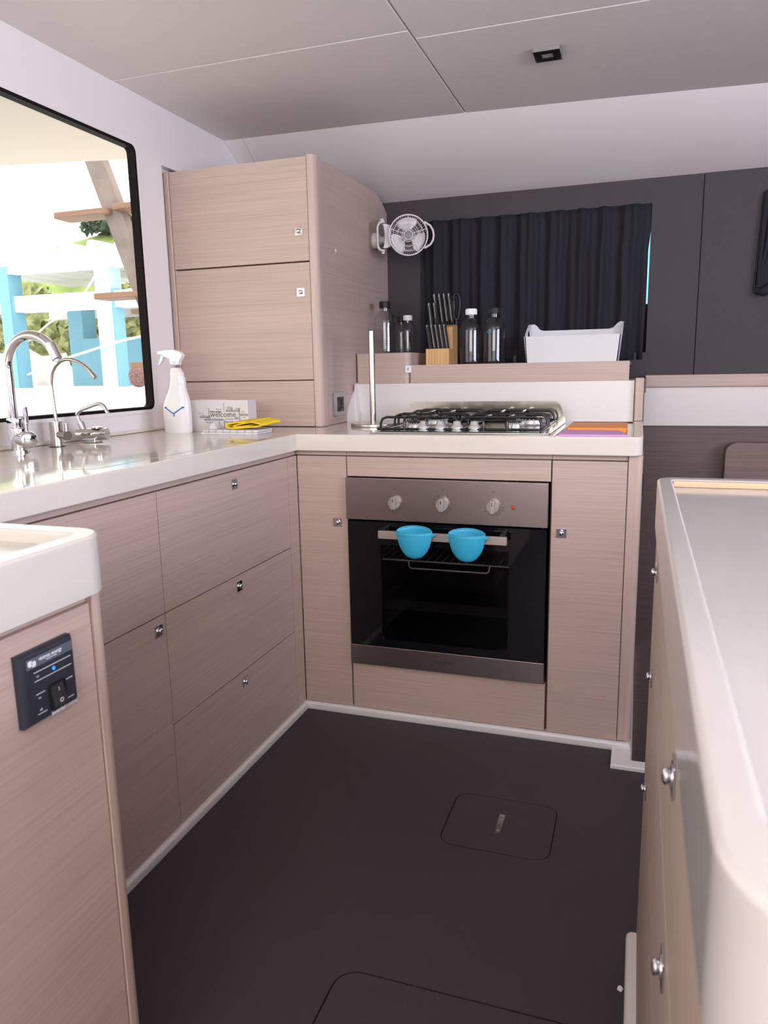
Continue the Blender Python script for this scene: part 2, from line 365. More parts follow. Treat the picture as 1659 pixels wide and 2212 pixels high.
front(c2, 'recessed_rail', XL-T, XL-.005, -1.325, -.7125, .8235, .8365)
# back run
c3 = thing('narrow_cabinet', 'narrow oak cupboard in the corner, left of the oven', 'cabinet', (-.08, .25, 0))
obj('body', BOX(-.158, -.002, T+.001, .58, .0, .836), gapm, c3)
d = front(c3, 'door', -.1615, -.0015, 0, T, .026, .821); latch(d, (-.034, 0, .619), '-y')
front(c3, 'recessed_rail', -.1675, -.0015, .005, T, .8235, .8365)
c4 = thing('oven_cabinet', 'oak housing around the built-in oven', 'cabinet', (.30, .3, 0))
hb_ = nb(); box(hb_, 0, .6, .56, .58, 0, .836); box(hb_, -.0005, .0015, .019, .56, 0, .836); box(hb_, .5985, .6015, .019, .56, 0, .836); box(hb_, .0015, .5985, .019, .56, .0, .168); box(hb_, .0015, .5985, .019, .56, .768, .836)
obj('body', hb_, gapm, c4)
front(c4, 'upper_panel', .0015, .6000, 0, T, .7625, .821); front(c4, 'lower_panel', .0035, .5965, 0, T, .026, .1705)
front(c4, 'recessed_rail', .0, .6015, .005, T, .8235, .8365)
c5 = thing('end_cabinet', 'oak cupboard right of the oven, with a rounded end post', 'cabinet', (.72, .25, 0))
obj('body', BOX(.6035, .799, T+.001, .58, .0, .836), gapm, c5)
d = front(c5, 'door', .6035, .7985, 0, T, .026, .821); latch(d, (.632, 0, .620), '-y')
front(c5, 'recessed_rail', .6025, .7985, .005, T, .8235, .8365)
ep = nb(); prism(ep, rrect(.8005, .8365, 0, .05, .014, 6, (0, 1, 0, 0)), 'z', .026, .8375, .003, 2)
obj('end_post', ep, oak_v, c5); obj('side_panel', BOX(.8185, .8365, .05, .62, .026, .8375), oak_v, c5)
obj('hinge_plate', BOX(.8365, .840, .10, .17, .715, .775), blackm, c5, label='black plate on the side')

# counters
ct = nb()
prism(ct, [(-.7095, -1.30), (-.150, -1.30), (-.150, -.0235), (.6085, -.0235), (.6085, .5995), (-.7095, .5995)], 'z', .838, .888, .0035, 3)
box(ct, -.7095, -.19, .5995, .99, .838, .888)
prism(ct, rrect(.6085, .8035, 0, .5995, .0, 1), 'z', .838, .8815)
prism(ct, [(.6085, -.0235)] + [(.8345-.03+.03*math.cos(R(a)), -.0235+.03+.03*math.sin(R(a))) for a in (-90, -75, -60, -45, -30, -15, 0)] + [(.8345, .5995), (.8035, .5995), (.8035, 0), (.6085, 0)], 'z', .838, .8885, .004, 3)
counter = tag(obj('countertop', ct, counterm), 'glossy cream L-shaped worktop carrying the taps and the gas hob', 'countertop')
# sink lid let into the counter
obj('sink_lid', prism(nb(), rrect(-.50, -.20, -.86, -.25, .035, 8), 'z', .888, .8886, .0003, 1), counterm, counter)
obj('drain_cover', prism(nb(), [(-.60+.045*math.cos(2*math.pi*k/32), -.36+.045*math.sin(2*math.pi*k/32)) for k in range(32)], 'z', .888, .8890), counterm, counter)
# splashback with angled left end
sb = nb()
box(sb, -.19, .803, .60, .612, .885, 1.0225)
prism(sb, [(.435, .888), (.612, .888), (.612, 1.026), (.598, 1.026), (.500, .932), (.494, .888)], 'x', -.1895, -.183)
prism(sb, [(-.183, .888), (-.17, .888), (-.183, 1.022)], 'y', .56, .60)
struct('wall_splashback', sb, whitem)
# shelf and its rail
sh = thing('shelf', 'oak shelf ledge behind the hob, holding bottles, knife block and white bin', 'shelf', (.3, .8, 1.02))
obj('board', BOX(-.183, .785, .616, .998, 1.075, 1.0855), oak, sh)
front(sh, 'front_rail', .024, .785, .598, .616, 1.023, 1.0875)
rb = nb(); box(rb, -.183, .002, .598, .612, 1.023, 1.1335, .001, 1)
prism(rb, [(.002, .598)] + [(.0+.022*math.cos(R(a)), .62+.022*math.sin(R(a))) for a in (-85, -60, -40, -20, 0)] + [(.022, .832), (.010, .832), (.002, .63)], 'z', 1.023, 1.1335)
box(rb, .010, .085, .832, .845, 1.086, 1.1335)
obj('raised_rail', rb, oak, sh); obj('raised_board', BOX(-.183, .010, .612, .965, 1.12, 1.1325), oak, sh); obj('raised_board', BOX(.010, .085, .845, .965, 1.12, 1.1325), oak, sh)
ca = obj('catch_plate', BOX(.0045, .0275, .5945, .5977, 1.0605, 1.0865, .0008, 1), whiteplas, sh, label='small white catch plate with a slot')
obj('slot', BOX(.0150, .0172, .5938, .5946, 1.068, 1.080), ink, ca)
obj('board', BOX(.786, .84, .612, .998, .98, 1.028), darkwood, sh)
struct('trim_6', prism(nb(), rrect(.8055, .8335, .585, .613, .004, 3), 'z', .889, 1.031, .002, 2), oak_v)
struct('trim_7', BOX(.838, 3.2, .93, .999, .990, 1.035, .003, 2), oak)
struct('wall_ledge', BOX(.838, 3.2, .945, .999, .847, .990), whitem)
struct('wall_lower', BOX(.838, 3.2, .96, 1.0, -.93, .847), darkwood)
tag(obj('seat_panel', prism(nb(), rrect(1.125, 2.6, -.2, .79, .04, 8), 'y', .90, .955, .004, 2), wood('mid_brown_veneer', (.20, .135, .12), 'h', .45, .15)), 'brown wooden panel with a rounded corner against the dark far wall', 'panel')

# tall cabinet
tc = thing('tall_cabinet', 'tall pale oak wall cabinet with two latched doors standing on the worktop', 'cabinet', (-.46, .6, .888))
tb = nb(); box(tb, -.720, -.205, .269, .90, .889, 1.736)
obj('body', tb, gapm, tc)
for z0, z1, lz in ((1.4245, 1.739, 1.517), (1.0455, 1.4195, 1.327)):
    d = front(tc, 'door', -.7135, -.2085, .25, .268, z0, z1); latch(d, (-.2425, .25, lz), '-y')
front(tc, 'lower_panel', -.7135, -.2085, .25, .268, .8905, 1.042)
obj('left_post', BOX(-.7345, -.7155, .247, .29, .889, 1.741, .003, 2), oak_v, tc)
obj('right_post', prism(nb(), rrect(-.2065, -.1795, .249, .30, .024, 7, (0, 1, 0, 0)), 'z', .889, 1.745, .002, 2), oak_v, tc)
obj('side_panel', prism(nb(), [(.30, .889), (.30, 1.7445), (.872, 1.756), (.955, 1.725), (.999, 1.700), (.999, .889)], 'x', -.2045, -.1895), oak, tc)
obj('top_board', BOX(-.720, -.205, .269, .90, 1.737, 1.744), oak, tc)

# near counter (peninsula) on the left
pn = thing('near_cabinet', 'oak cabinet end at lower left carrying the dark inverter switch panel', 'cabinet', (-.25, -1.7, 0))
obj('body', BOX(-.705, .185, -2.6, -1.345, 0, .80), gapm, pn)
front(pn, 'side_panel', .186, .2035, -2.6, -1.3615, .02, .803)
obj('corner_post', prism(nb(), rrect(.165, .2055, -1.359, -1.332, .02, 7, (0, 0, 1, 0)), 'z', .02, .817, .001, 1), oak_v, pn)
front(pn, 'far_panel', -.155, .165, -1.350, -1.332, .02, .817)
obj('recessed_rail', BOX(-.70, .196, -2.6, -1.350, .8035, .818), oak, pn)
pc = nb(); O_ = rrect(-.70, .2225, -2.6, -1.330, .045, 8, (0, 0, 1, 0)); I_ = rrect(-.66, .1935, -2.56, -1.3620, .008, 8, (0, 0, 1, 0))
n0 = len(O_); prism(pc, O_, 'z', .8185, .8725)
ring(pc, O_, I_, 'z', .8725, .888)
bmesh.ops.remove_doubles(pc, verts=pc.verts, dist=1e-5)
es = [e for e in pc.edges if all(abs(v.co.z-.888) < 1e-4 for v in e.verts) and len([f for f in e.link_faces if abs(f.normal.z) < .5]) >= 1]
bmesh.ops.bevel(pc, geom=es, offset=.004, segments=3, profile=.5, affect='EDGES')
pctop = tag(obj('countertop', pc, solid('cream_lid_surface', (.55, .52, .465), .25)), 'cream worktop with a sunken lid at lower left edge, nearest the camera', 'countertop')
# island on the right
isl = thing('drawer_island', 'long island with latched drawers along the right edge, in the foreground', 'cabinet', (1.3, -1.28, 0))
obj('body', BOX(.875, 1.9, -1.79, -.765, .0, .808), gapm, isl)
iw = wood('pale_oak_island', (.50, .41, .335), 'h', .4, .07)
for y0, y1, ly in ((-1.2385, -.778, -.90), (-1.775, -1.2415, -1.50)):
    for z0, z1, lz in ((.632, .806, .763), (.442, .629, .596), (.030, .439, .406)):
        d = front(isl, 'drawer', .856, .874, y0, y1, z0, z1, iw); latch(d, (.856, ly, lz), '-x')
obj('corner_post', prism(nb(), rrect(.856, .90, -.776, -.752, .014, 6, (0, 0, 0, 1)), 'z', .03, .808), oak_v, isl)
obj('near_panel', prism(nb(), rrect(.856, 1.9, -1.80, -1.777, .022, 6, (1, 0, 0, 0)), 'z', .03, .808), iw, isl)
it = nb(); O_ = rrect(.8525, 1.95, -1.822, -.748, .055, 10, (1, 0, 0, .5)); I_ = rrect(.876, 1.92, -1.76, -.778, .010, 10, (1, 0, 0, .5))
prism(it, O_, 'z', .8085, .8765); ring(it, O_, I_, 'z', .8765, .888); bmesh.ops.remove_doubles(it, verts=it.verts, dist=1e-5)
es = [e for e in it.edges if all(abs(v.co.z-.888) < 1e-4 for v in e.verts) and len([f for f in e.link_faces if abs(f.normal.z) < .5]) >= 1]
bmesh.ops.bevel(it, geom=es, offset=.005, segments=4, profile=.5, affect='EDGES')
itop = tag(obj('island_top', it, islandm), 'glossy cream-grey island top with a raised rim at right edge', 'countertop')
obj('wood_strip', BOX(.8765, 1.92, -.786, -.7785, .8768, .8865, .001, 1), wood('warm_oak_strip', (.62, .45, .28), 'h'), itop)
struct('baseboard_right', prism(nb(), rrect(.8375, .875, -1.84, -.752, .012, 5, (0, 0, 1, 1)), 'z', -.004, .03, .01, 4), whitem)

# ============================================================ OVEN
ov = thing('oven', 'built-in stainless steel and black glass oven below the hob', 'oven', (.2975, 0, .175))
obj('control_panel', BOX(.0, .5955, -.014, .01, .634, .7595, .0015, 2), steelh, ov)
cav = nb(); box(cav, .015, .58, .535, .54, .19, .75); box(cav, .012, .018, .012, .535, .19, .75); box(cav, .577, .583, .012, .535, .19, .75); box(cav, .018, .577, .012, .535, .185, .19); box(cav, .018, .577, .012, .535, .62, .625)
for z in (.32, .42, .52):
    for x in (.018, .571): box(cav, x, x+.006, .03, .50, z, z+.006)
obj('cavity', cav, cavm, ov)
df = nb(); ring(df, rrect(.003, .5925, .240, .6285, .0, 1), rrect(.106, .489, .262, .560, .0, 1), 'y', -.010, .006)
obj('door_frame', df, ovenblack, ov, wn=False)
obj('door_glass', BOX(.104, .491, .0005, .003, .262, .560), ovenwin, ov, smooth=False)
obj('lower_trim', BOX(.002, .5935, -.013, .006, .1765, .2385, .0015, 2), steelh, ov)
hd = nb(); box(hd, .112, .489, -.050, -.040, .587, .6105, .001, 2)
obj('handle', hd, solid('champagne_aluminium', (.55, .47, .43), .35, .6), ov)
for x in (.125, .476): obj('handle_mount', prism(nb(), rrect(x-.008, x+.008, .588, .620, .006, 4), 'y', -.041, -.009), blackm, ov)
def oven_knob(x, z, turn):
    bm = nb(); lathe(bm, [(0, -.012), (.0175, -.012), (.0187, -.010), (.0190, 0)][::-1], (0, 0, 0), 28, 'y')
    box(bm, -.0070, .0070, -.0235, -.010, -.0178, .0178, .0015, 2)
    xform(bm, Matrix.Translation((x, -.0145, z)) @ Euler((0, R(turn), 0)).to_matrix().to_4x4())
    k = obj('knob', bm, solid('knob_silver', (.46, .41, .385), .35, .5), ov)
    ln = nb(); box(ln, -.0015, .0015, -.0240, -.0234, .004, .014); xform(ln, Matrix.Translation((x, -.0145, z)) @ Euler((0, R(turn), 0)).to_matrix().to_4x4())
    obj('pointer', ln, chrome, k)
for x, z, t in ((.155, .690, 0), (.298, .690, 0), (.4445, .690, 0)): oven_knob(x, z, t)
obj('pilot_lamp', lathe(nb(), [(.0055, 0), (.0055, -.003), (.004, -.005), (0, -.006)], (.501, -.0142, .689), 16, 'y'), redl, ov, label='small red pilot lamp')
def marks(x, z, labs, r=.0265, dot=True):
    for a, s, sz in labs: text(s, sz, (x+r*math.sin(R(a)), -.0144, z+r*math.cos(R(a))), FRONT, ink, ov, 'dial_marking', .0002)
    if dot: obj('dial_dot', lathe(nb(), [(.0012, 0), (.0012, -.0005), (0, -.0006)], (x, -.0142, z+.025), 8, 'y'), ink, ov)
marks(.155, .690, [(0, '=', .006), (50, '-', .007), (90, '=', .006), (140, 'A', .0055), (210, '_', .006), (-95, '=', .006), (-55, '*', .008)], dot=False)
marks(.298, .690, [(a, s, .0048) for a, s in zip((30, 60, 90, 120, 150, 180, 210, 240, 270, 300, 330), ('5', '10', '15', '20', '25', '30', '40', '50', '60', '80', '90'))])
marks(.4445, .690, [(a, s, .0046) for a, s in zip((55, 75, 95, 115, 135, 155, 180, 210, 235), ('50', '75', '100', '125', '150', '175', '200', '225', '250'))])
def sym(pts): 
    b = nb(); tube(b, [(x, -.0146, z) for x, z in pts], .00035, 4, closed=True); obj('dial_symbol', b, ink, ov)
sym([(.152, .732), (.158, .732), (.158, .727), (.152, .727)]); sym([(.298+.003*math.cos(k), .731+.003*math.sin(k)) for k in [i*.785 for i in range(8)]]); sym([(.4415, .732), (.4475, .732), (.4475, .727), (.4415, .727)])
text('Whirlpool', .0135, (.297, -.0134, .2095), FRONT, ink, ov, 'lettering', .0002, bold=.0002)
sw = nb(); tube(sw, [(.297+.0085*math.cos(a)*1.05, -.0136, .2085+.0065*math.sin(a)) for a in [R(t) for t in range(-150, 95, 15)]], .0004, 4); obj('brand_swoosh', sw, ink, ov)
# racks inside
rk = nb(); zz = .505
tube(rk, [(.03, .03, zz), (.565, .03, zz)], .0025, 6); tube(rk, [(.03, .50, zz), (.565, .50, zz)], .0025, 6)
tube(rk, [(.180, .03, zz), (.183, .028, zz-.018), (.190, .026, zz-.022), (.418, .026, zz-.022), (.425, .028, zz-.018), (.428, .03, zz)], .0025, 6)
for i in range(22): x = .04+i*.0243; tube(rk, [(x, .03, zz), (x, .50, zz)], .0010, 5)
tag(obj('oven_rack', rk, wirem), 'wire rack with a dropped front bar inside the oven', 'oven rack')
ty = nb(); ring(ty, rrect(.05, .545, .06, .49, .04, 6), rrect(.065, .53, .075, .475, .03, 6), 'z', .365, .369); ring(ty, rrect(.065, .53, .075, .475, .03, 6), rrect(.067, .528, .077, .473, .03, 6), 'z', .335, .369); prism(ty, rrect(.066, .529, .076, .474, .03, 6), 'z', .333, .335)
tag(obj('oven_tray', ty, solid('dark_tray_enamel', (.030, .028, .030), .3)), 'shallow grey baking tray inside the oven', 'tray')

# blue silicone pot grips hung on the handle
def grip(name, cx, lab):
    bm = nb(); cz = .6185; n = 28; m = 12; grid = []
    Wd, H_, D = .0515, .0800, .036
    for j in range(m+1):
        t = j/m; sc = math.sqrt(max(0, 1-(t**2.3))); row = []
        for i in range(n):
            a = 2*math.pi*i/n; x = Wd*sc**1.0*(1-.06*t)*math.cos(a); y = D*.5*(sc**.8)*math.sin(a)*abs(math.sin(a))**.35
            lift = (.013*max(0, math.sin(a)) + .002*min(0, math.sin(a)))*(1-t)          # back lip stands higher
            row.append(bm.verts.new((cx+x, -.0725+y, cz+lift-H_*t)) if sc > 1e-4 else None)
        if row[0] is None: row = [bm.verts.new((cx, -.0725, cz-H_))]
        grid.append(row)
    for A, B in zip(grid, grid[1:]):
        for i in range(n):
            if len(B) == 1: bm.faces.new([A[i], B[0], A[(i+1) % n]])
            else: bm.faces.new([A[i], B[i], B[(i+1) % n], A[(i+1) % n]])
    bmesh.ops.recalc_face_normals(bm, faces=bm.faces)
    t_ = thing(name, lab, 'pot holder', (cx, -.07, .53), 'blue silicone pot holders on the oven handle')
    o = obj('cup', bm, bluesil, t_); md = o.modifiers.new('thick', 'SOLIDIFY'); md.thickness = .0022; md.offset = 0
    w = nb(); prism(w, [(cx+.046, .612), (cx+.0545, .6165), (cx+.067, .6115), (cx+.0575, .6085), (cx+.048, .600)], 'y', -.0755, -.0725, .0008, 1); obj('pinch_tab', w, bluesil, t_); w = nb()
    prism(w, [(cx-.046, .612), (cx-.054, .6165), (cx-.0565, .6120), (cx-.048, .600)], 'y', -.0755, -.0725, .0008, 1)
    obj('pinch_tab', w, bluesil, t_)
    rim = nb(); tube(rim, [(cx+Wd*math.cos(a), -.0725+D*.5*math.sin(a)*abs(math.sin(a))**.35, cz+.013*max(0, math.sin(a))+.002*min(0, math.sin(a))) for a in [2*math.pi*i/40 for i in range(40)]], .0017, 8, closed=True); obj('rim', rim, bluesil, t_)
    hk = nb(); tube(hk, [(cx, -.0555, .620), (cx, -.0510, .6215), (cx, -.045, .6125)], .0025, 8); obj('hook', hk, bluesil, t_)
grip('pot_holder', .2295, 'blue silicone pot holder hanging on the oven handle, left one'); grip('pot_holder', .3815, 'blue silicone pot holder hanging on the oven handle, right one')

# ============================================================ HOB
hob = thing('gas_hob', 'four-burner steel gas hob with black pan supports set in the worktop', 'hob', (.33, .24, .888))
hp = nb(); prism(hp, rrect(.067, .592, .024, .462, .008, 3), 'z', .888, .8925, .0015, 2); obj('base_plate', hp, steelt, hob)
obj('black_tray', prism(nb(), rrect(.092, .566, .036, .452, .012, 4), 'z', .8925, .8942), hobblack, hob)
ld = nb(); prism(ld, [(.045, .8925), (.594, .8925), (.592, .905), (.575, .950), (.560, .9615), (.075, .9615), (.062, .952), (.05, .905)], 'y', .464, .468)
obj('folded_lid', ld, steel('lid_steel', (.46, .44, .40), .13, 'h'), hob)
for x, y, rr in ((.180, .135, .030), (.196, .315, .037), (.475, .150, .023), (.500, .335, .047)):
    bm = nb(); lathe(bm, [(rr*1.35, 0), (rr*1.3, .0025), (rr*1.02, .004), (rr*.98, .014), (rr*1.02, .017), (rr*.85, .0185), (0, .0185)], (x, y, .8942), 36)
    for k in range(24):
        a = 2*math.pi*k/24; box(bm, x+rr*.96*math.cos(a)-.0012, x+rr*.96*math.cos(a)+.0012, y+rr*.96*math.sin(a)-.0012, y+rr*.96*math.sin(a)+.0012, .905, .9135)
    b_ = obj('burner', bm, burnm, hob)
    obj('burner_cap', lathe(nb(), [(rr*.86, 0), (rr*.9, .002), (rr*.86, .0045), (rr*.6, .0055), (0, .006)], (x, y, .9127), 32), castm, b_)
    for dx in (-.4, .35):
        ig = nb(); lathe(ig, [(.0025, 0), (.0025, .010), (.0015, .012), (0, .0125)], (x+dx*rr, y-rr*1.16, .8942), 10); obj('spark_plug', ig, whiteplas, b_)
# pan supports
def grate(x0, x1, crosses, lab):
    bm = nb(); rr = .0038; zt, zb = .9325, .896
    for y in (.078, .215, .255, .415):
        c = .018
        tube(bm, [(x0, y, zb), (x0, y, zt-c), (x0+c*.3, y, zt-c*.3), (x0+c, y, zt), (x1-c, y, zt), (x1-c*.3, y, zt-c*.3), (x1, y, zt-c), (x1, y, zb)], rr, 8)
    for x in crosses:
        c = .014
        tube(bm, [(x, .052, zb), (x, .052, zt-c), (x, .056, zt-c*.3), (x, .066, zt), (x, .165, zt), (x, .180, zt-.004)], rr*1.05, 8)
        tube(bm, [(x, .440, zb), (x, .440, zt-c), (x, .436, zt-c*.3), (x, .426, zt), (x, .35, zt), (x, .335, zt-.004)], rr*1.05, 8)
    tube(bm, [(x0, .052, zb+.003), (x1, .052, zb+.003), (x1, .440, zb+.003), (x0, .440, zb+.003)], rr, 8, closed=True)
    obj('pan_support', bm, castm, hob)
grate(.084, .322, (.166, .235), ''); grate(.330, .562, (.402, .470), '')
for x in (.2235, .2735, .3235, .3745):
    bm = nb(); lathe(bm, [(.0165, 0), (.0165, .003), (.013, .0045), (.0128, .007), (.0175, .008), (.0178, .012), (.0125, .0185), (.0105, .027), (.009, .0285), (0, .0285)], (x, .058, .8942), 28)
    box(bm, x-.002, x+.002, .047, .069, .9205, .9238, .0008, 1)
    obj('burner_knob', bm, solid('hob_knob_grey', (.48, .46, .44), .35, .35), hob)

# boards in the tray at the right of the counter
pb = nb(); prism(pb, [(.616, .004), (.799, .004), (.770, .150), (.626, .150), (.612, .06)], 'z', .8820, .8925, .0015, 2)
tag(obj('chopping_mat', pb, purple), 'lilac flexible mat at the front right of the worktop', 'mat')
ob_ = nb(); prism(ob_, rrect(.622, .790, .168, .385, .006, 3), 'z', .8820, .8985, .004, 3)
tag(obj('chopping_board', ob_, orange), 'orange board lying behind the lilac mat, beside the hob', 'board')

# paper towel holder
ph = thing('paper_towel_holder', 'empty brushed steel paper towel stand left of the hob', 'towel holder', (-.018, .318, .888))
obj('base', lathe(nb(), [(0, 0), (.081, 0), (.082, .001), (.082, .0085), (.0805, .010), (0, .010)], (-.018, .318, .888), 48), satin, ph)
obj('pole', lathe(nb(), [(.0100, 0), (.0100, .300), (.0090, .302), (0, .302)], (-.025, .318, .898), 24), satin, ph)

# ============================================================ TAPS
tp = thing('sink_mixer_tap', 'tall polished chrome gooseneck mixer tap at left of the sink', 'tap', (-.632, -.60, .888))
b = nb(); lathe(b, [(.026, 0), (.026, .004), (.0185, .005), (.0185, .020), (.0225, .030), (.0235, .056), (.020, .062), (0, .062)], (-.632, -.60, .888), 32)
obj('body', b, chrome, tp)
b = nb(); c0 = (-.6415+.0765, 1.092)
P_ = [(-.640, -.60, .955), (-.6415, -.60, 1.02), (-.6415, -.60, 1.06)] + [(x, -.60, z) for x, z in arc(c0[0], 1.092, .0765, 180, 22, 22)]
tube(b, P_, .0112, 20); obj('spout', b, chrome, tp)
b = nb(); e = Vector(P_[-1]); d_ = (e-Vector(P_[-2])).normalized(); tube(b, [e-d_*.03, e+d_*.010], .0122, 20); tube(b, [e+d_*.012, e+d_*.016], .0085, 16); obj('aerator', b, chrome, tp)
b = nb(); tube(b, [(-.632, -.60, .924), (-.583, -.622, .922)], .0175, 24); tube(b, [(-.580, -.6235, .922), (-.573, -.6270, .9219), (-.570, -.6285, .9219), (-.5685, -.6293, .9218), (-.568, -.6295, .9218)], [.0200, .0205, .0180, .0100, .0005], 28)
obj('lever_hub', b, chrome, tp)
b = nb(); tube(b, [(-.581, -.623, .935), (-.581, -.623, .964)], .0040, 12); tube(b, [(-.581, -.623, .962), (-.5805, -.623, .9635), (-.5805, -.623, 1.000)], .0062, 16); obj('lever', b, chrome, tp)
b = nb(); lathe(b, [(.0125, .05), (.0200, .052), (.0205, .080), (.0185, .084), (.0110, .085)], (-.636, -.60, .888), 28); obj('collar', b, chrome, tp)

tf = thing('filter_tap', 'slim satin nickel filter tap with thin curved spout, between the two chrome taps', 'tap', (-.640, -.462, .888))
b = nb(); lathe(b, [(.020, 0), (.020, .002), (.0165, .003), (.0165, .066), (.0155, .067), (0, .067)], (-.640, -.462, .888), 28); obj('body', b, satin, tf)
b = nb(); P_ = [(-.637, -.462, .955), (-.641, -.462, 1.02), (-.642, -.462, 1.045)] + [(x, -.462, z) for x, z in [(-.6405, 1.062), (-.634, 1.082), (-.622, 1.098), (-.606, 1.109), (-.588, 1.114), (-.570, 1.1135), (-.548, 1.107), (-.530, 1.097), (-.515, 1.084), (-.506, 1.073)]]
tube(b, P_, .0046, 14); obj('spout', b, satin, tf)
b = nb(); tube(b, [(-.508, -.462, 1.0755), (-.500, -.462, 1.0655)], .0058, 14); obj('outlet', b, satin, tf)
b = nb(); tube(b, [(-.640, -.462, .921), (-.597, -.474, .918)], .0100, 20); tube(b, [(-.600, -.473, .918), (-.592, -.4755, .918)], .0122, 20); obj('lever_hub', b, satin, tf)
b = nb(); tube(b, [(-.597, -.473, .926), (-.597, -.473, .950)], .0050, 12); obj('lever', b, satin, tf)
b = nb(); lathe(b, [(.021, 0), (.021, .0015), (0, .0015)], (-.640, -.462, .8882), 28); obj('gasket', b, blackm, tf)

fo = thing('folding_tap', 'low chrome tap with horizontal barrel body and angled spout, nearest the spray bottle', 'tap', (-.618, -.355, .888))
b = nb(); tube(b, [(-.655, -.365, .912), (-.572, -.345, .912)], .0165, 28); tube(b, [(-.657, -.3655, .912), (-.655, -.365, .912)], .0125, 24)
obj('body', b, chrome, fo)
obj('base', BOX(-.640, -.594, -.372, -.338, .888, .903, .003, 2), chrome, fo)
b = nb(); tube(b, [(-.6375, -.36, .922), (-.647, -.36, .944)], .0095, 16); obj('socket', b, chrome, fo)
b = nb(); tube(b, [(-.644, -.36, .938), (-.655, -.36, .958), (-.656, -.36, .966), (-.651, -.36, .973), (-.640, -.36, .979), (-.592, -.36, .9935), (-.580, -.36, .9955), (-.570, -.36, .994), (-.563, -.36, .988), (-.553, -.36, .970)], .0052, 14); obj('spout', b, chrome, fo)
b = nb(); lathe(b, [(.016, 0), (.016, .004), (.010, .006), (0, .006)], (-.600, -.350, .9275), 20); obj('valve_cap', b, chrome, fo)

# ============================================================ ON THE LEFT COUNTER
sp = thing('spray_bottle', 'white plastic trigger spray bottle with a blue chevron mark, by the tall cabinet', 'bottle', (-.561, -.02, .888))
bm = nb(); prof = [(0, .046, .025), (.004, .048, .027), (.05, .0495, .028), (.078, .0490, .027), (.098, .0455, .025), (.114, .040, .022), (.128, .0335, .020), (.142, .0290, .018), (.150, .0270, .0175), (.156, .0280, .018), (.163, .0255, .017), (.170, .0262, .017), (.178, .0235, .016), (.186, .0238, .016), (.194, .019, .0155), (.203, .0150, .0145)]
rings = []
for h, a_, b2 in prof:
    cx = -.561 + .010*max(0, min(1, (h-.08)/.08))*(1-.4*max(0, min(1, (h-.17)/.03)))
    rings.append([bm.verts.new((cx+a_*math.cos(t), -.02+b2*math.sin(t), .888+h)) for t in [2*math.pi*k/32 for k in range(32)]])
for A, B in zip(rings, rings[1:]):
    for k in range(32): bm.faces.new([A[k], A[(k+1) % 32], B[(k+1) % 32], B[k]])
bm.faces.new(rings[0][::-1])
bmesh.ops.recalc_face_normals(bm, faces=bm.faces)
bod = obj('body', bm, solid('milky_bottle', (.74, .71, .70), .25, spec=.5), sp)
b = nb(); lathe(b, [(.0150, 0), (.0155, .003), (.0125, .006), (.0125, .016), (.0145, .018), (.0145, .020)], (-.555, -.02, 1.0905), 24); obj('neck', b, thin_glass('neck_clear', (.85, .87, .88), 1.4, .05, .08), sp)
bm = nb(); prism(bm, [(-.570, 1.100), (-.540, 1.100), (-.5395, 1.108), (-.532, 1.118), (-.5255, 1.126), (-.5285, 1.1345), (-.540, 1.142), (-.556, 1.1465), (-.585, 1.1465), (-.601, 1.1445), (-.613, 1.144), (-.613, 1.132), (-.600, 1.131), (-.594, 1.126), (-.585, 1.122), (-.574, 1.118)], 'y', -.031, -.009, .004, 3)
obj('spray_head', bm, whiteplas, sp)
bm = nb(); prism(bm, [(-.604, 1.131), (-.594, 1.127), (-.599, 1.115), (-.611, 1.101), (-.617, 1.0995), (-.611, 1.112)], 'y', -.027, -.013, .002, 2); obj('trigger', bm, whiteplas, sp)
bm = nb(); lathe(bm, [(.0065, 0), (.0065, -.006), (.003, -.008), (0, -.008)], (-.6115, -.02, 1.138), 16, 'x'); obj('nozzle', bm, whiteplas, sp)
bm = nb()
for a_, c_ in (((-.587, .968), (-.556, .950)), ((-.526, .970), (-.556, .950)), ((-.5555, .953), (-.5555, .941))):
    for k in range(1):
        y0 = -.0475
        tube(bm, [(a_[0], -.020-.0285*math.sqrt(max(0, 1-((a_[0]+.561)/.051)**2)), a_[1]), ((a_[0]+c_[0])/2, -.020-.0285*math.sqrt(max(0, 1-(((a_[0]+c_[0])/2+.561)/.051)**2)), (a_[1]+c_[1])/2), (c_[0], -.0488, c_[1])], .0018, 6)
for px in (-.5875, -.5255): box(bm, px-.003, px+.003, -.045, -.041, .9665, .9715)
obj('chevron_mark', bm, blueink, bod, label='blue chevron mark')

tbx = thing('welcome_box', 'white card box printed with the word welcome in many languages, behind the towels', 'box', (-.44, .045, .888))
obj('carton', BOX(-.545, -.338, .03, .085, .888, .9885, .0008, 1), boxm, tbx)
obj('flap', BOX(-.505, -.415, .0295, .031, .9875, .9895), boxm, tbx)
def tx(s, sz, x, z, m=greyink, rot=0, bold=0): text(s, sz, (x, .0292, z), FRONT @ Euler((0, 0, R(rot))).to_matrix(), m, tbx, 'lettering', .0002, bold=bold)
tx('welcome', .0255, -.4275, .9430, oliveink); tx('welkom', .0150, -.3925, .9555); tx('salaam', .0155, -.4930, .9365); tx('willkommen', .0140, -.4620, .9275, greyink)
tx('aloha', .0130, -.3520, .9430); tx('kalws oprises', .0075, -.4530, .9520, greyink, bold=.0002); tx('shalom', .0065, -.4430, .9600, paleink); tx('together', .0065, -.4010, .9620, paleink); tx('namaste', .006, -.4020, .9665, paleink)
tx('bienvenue', .0100, -.3690, .9400, greyink, 90); tx('benvenuti', .0070, -.4785, .9480, greyink, 90); tx('karibu', .0100, -.4240, .9140, greyink, 90); tx('bienvenidos', .006, -.4235, .9650, paleink, 90)
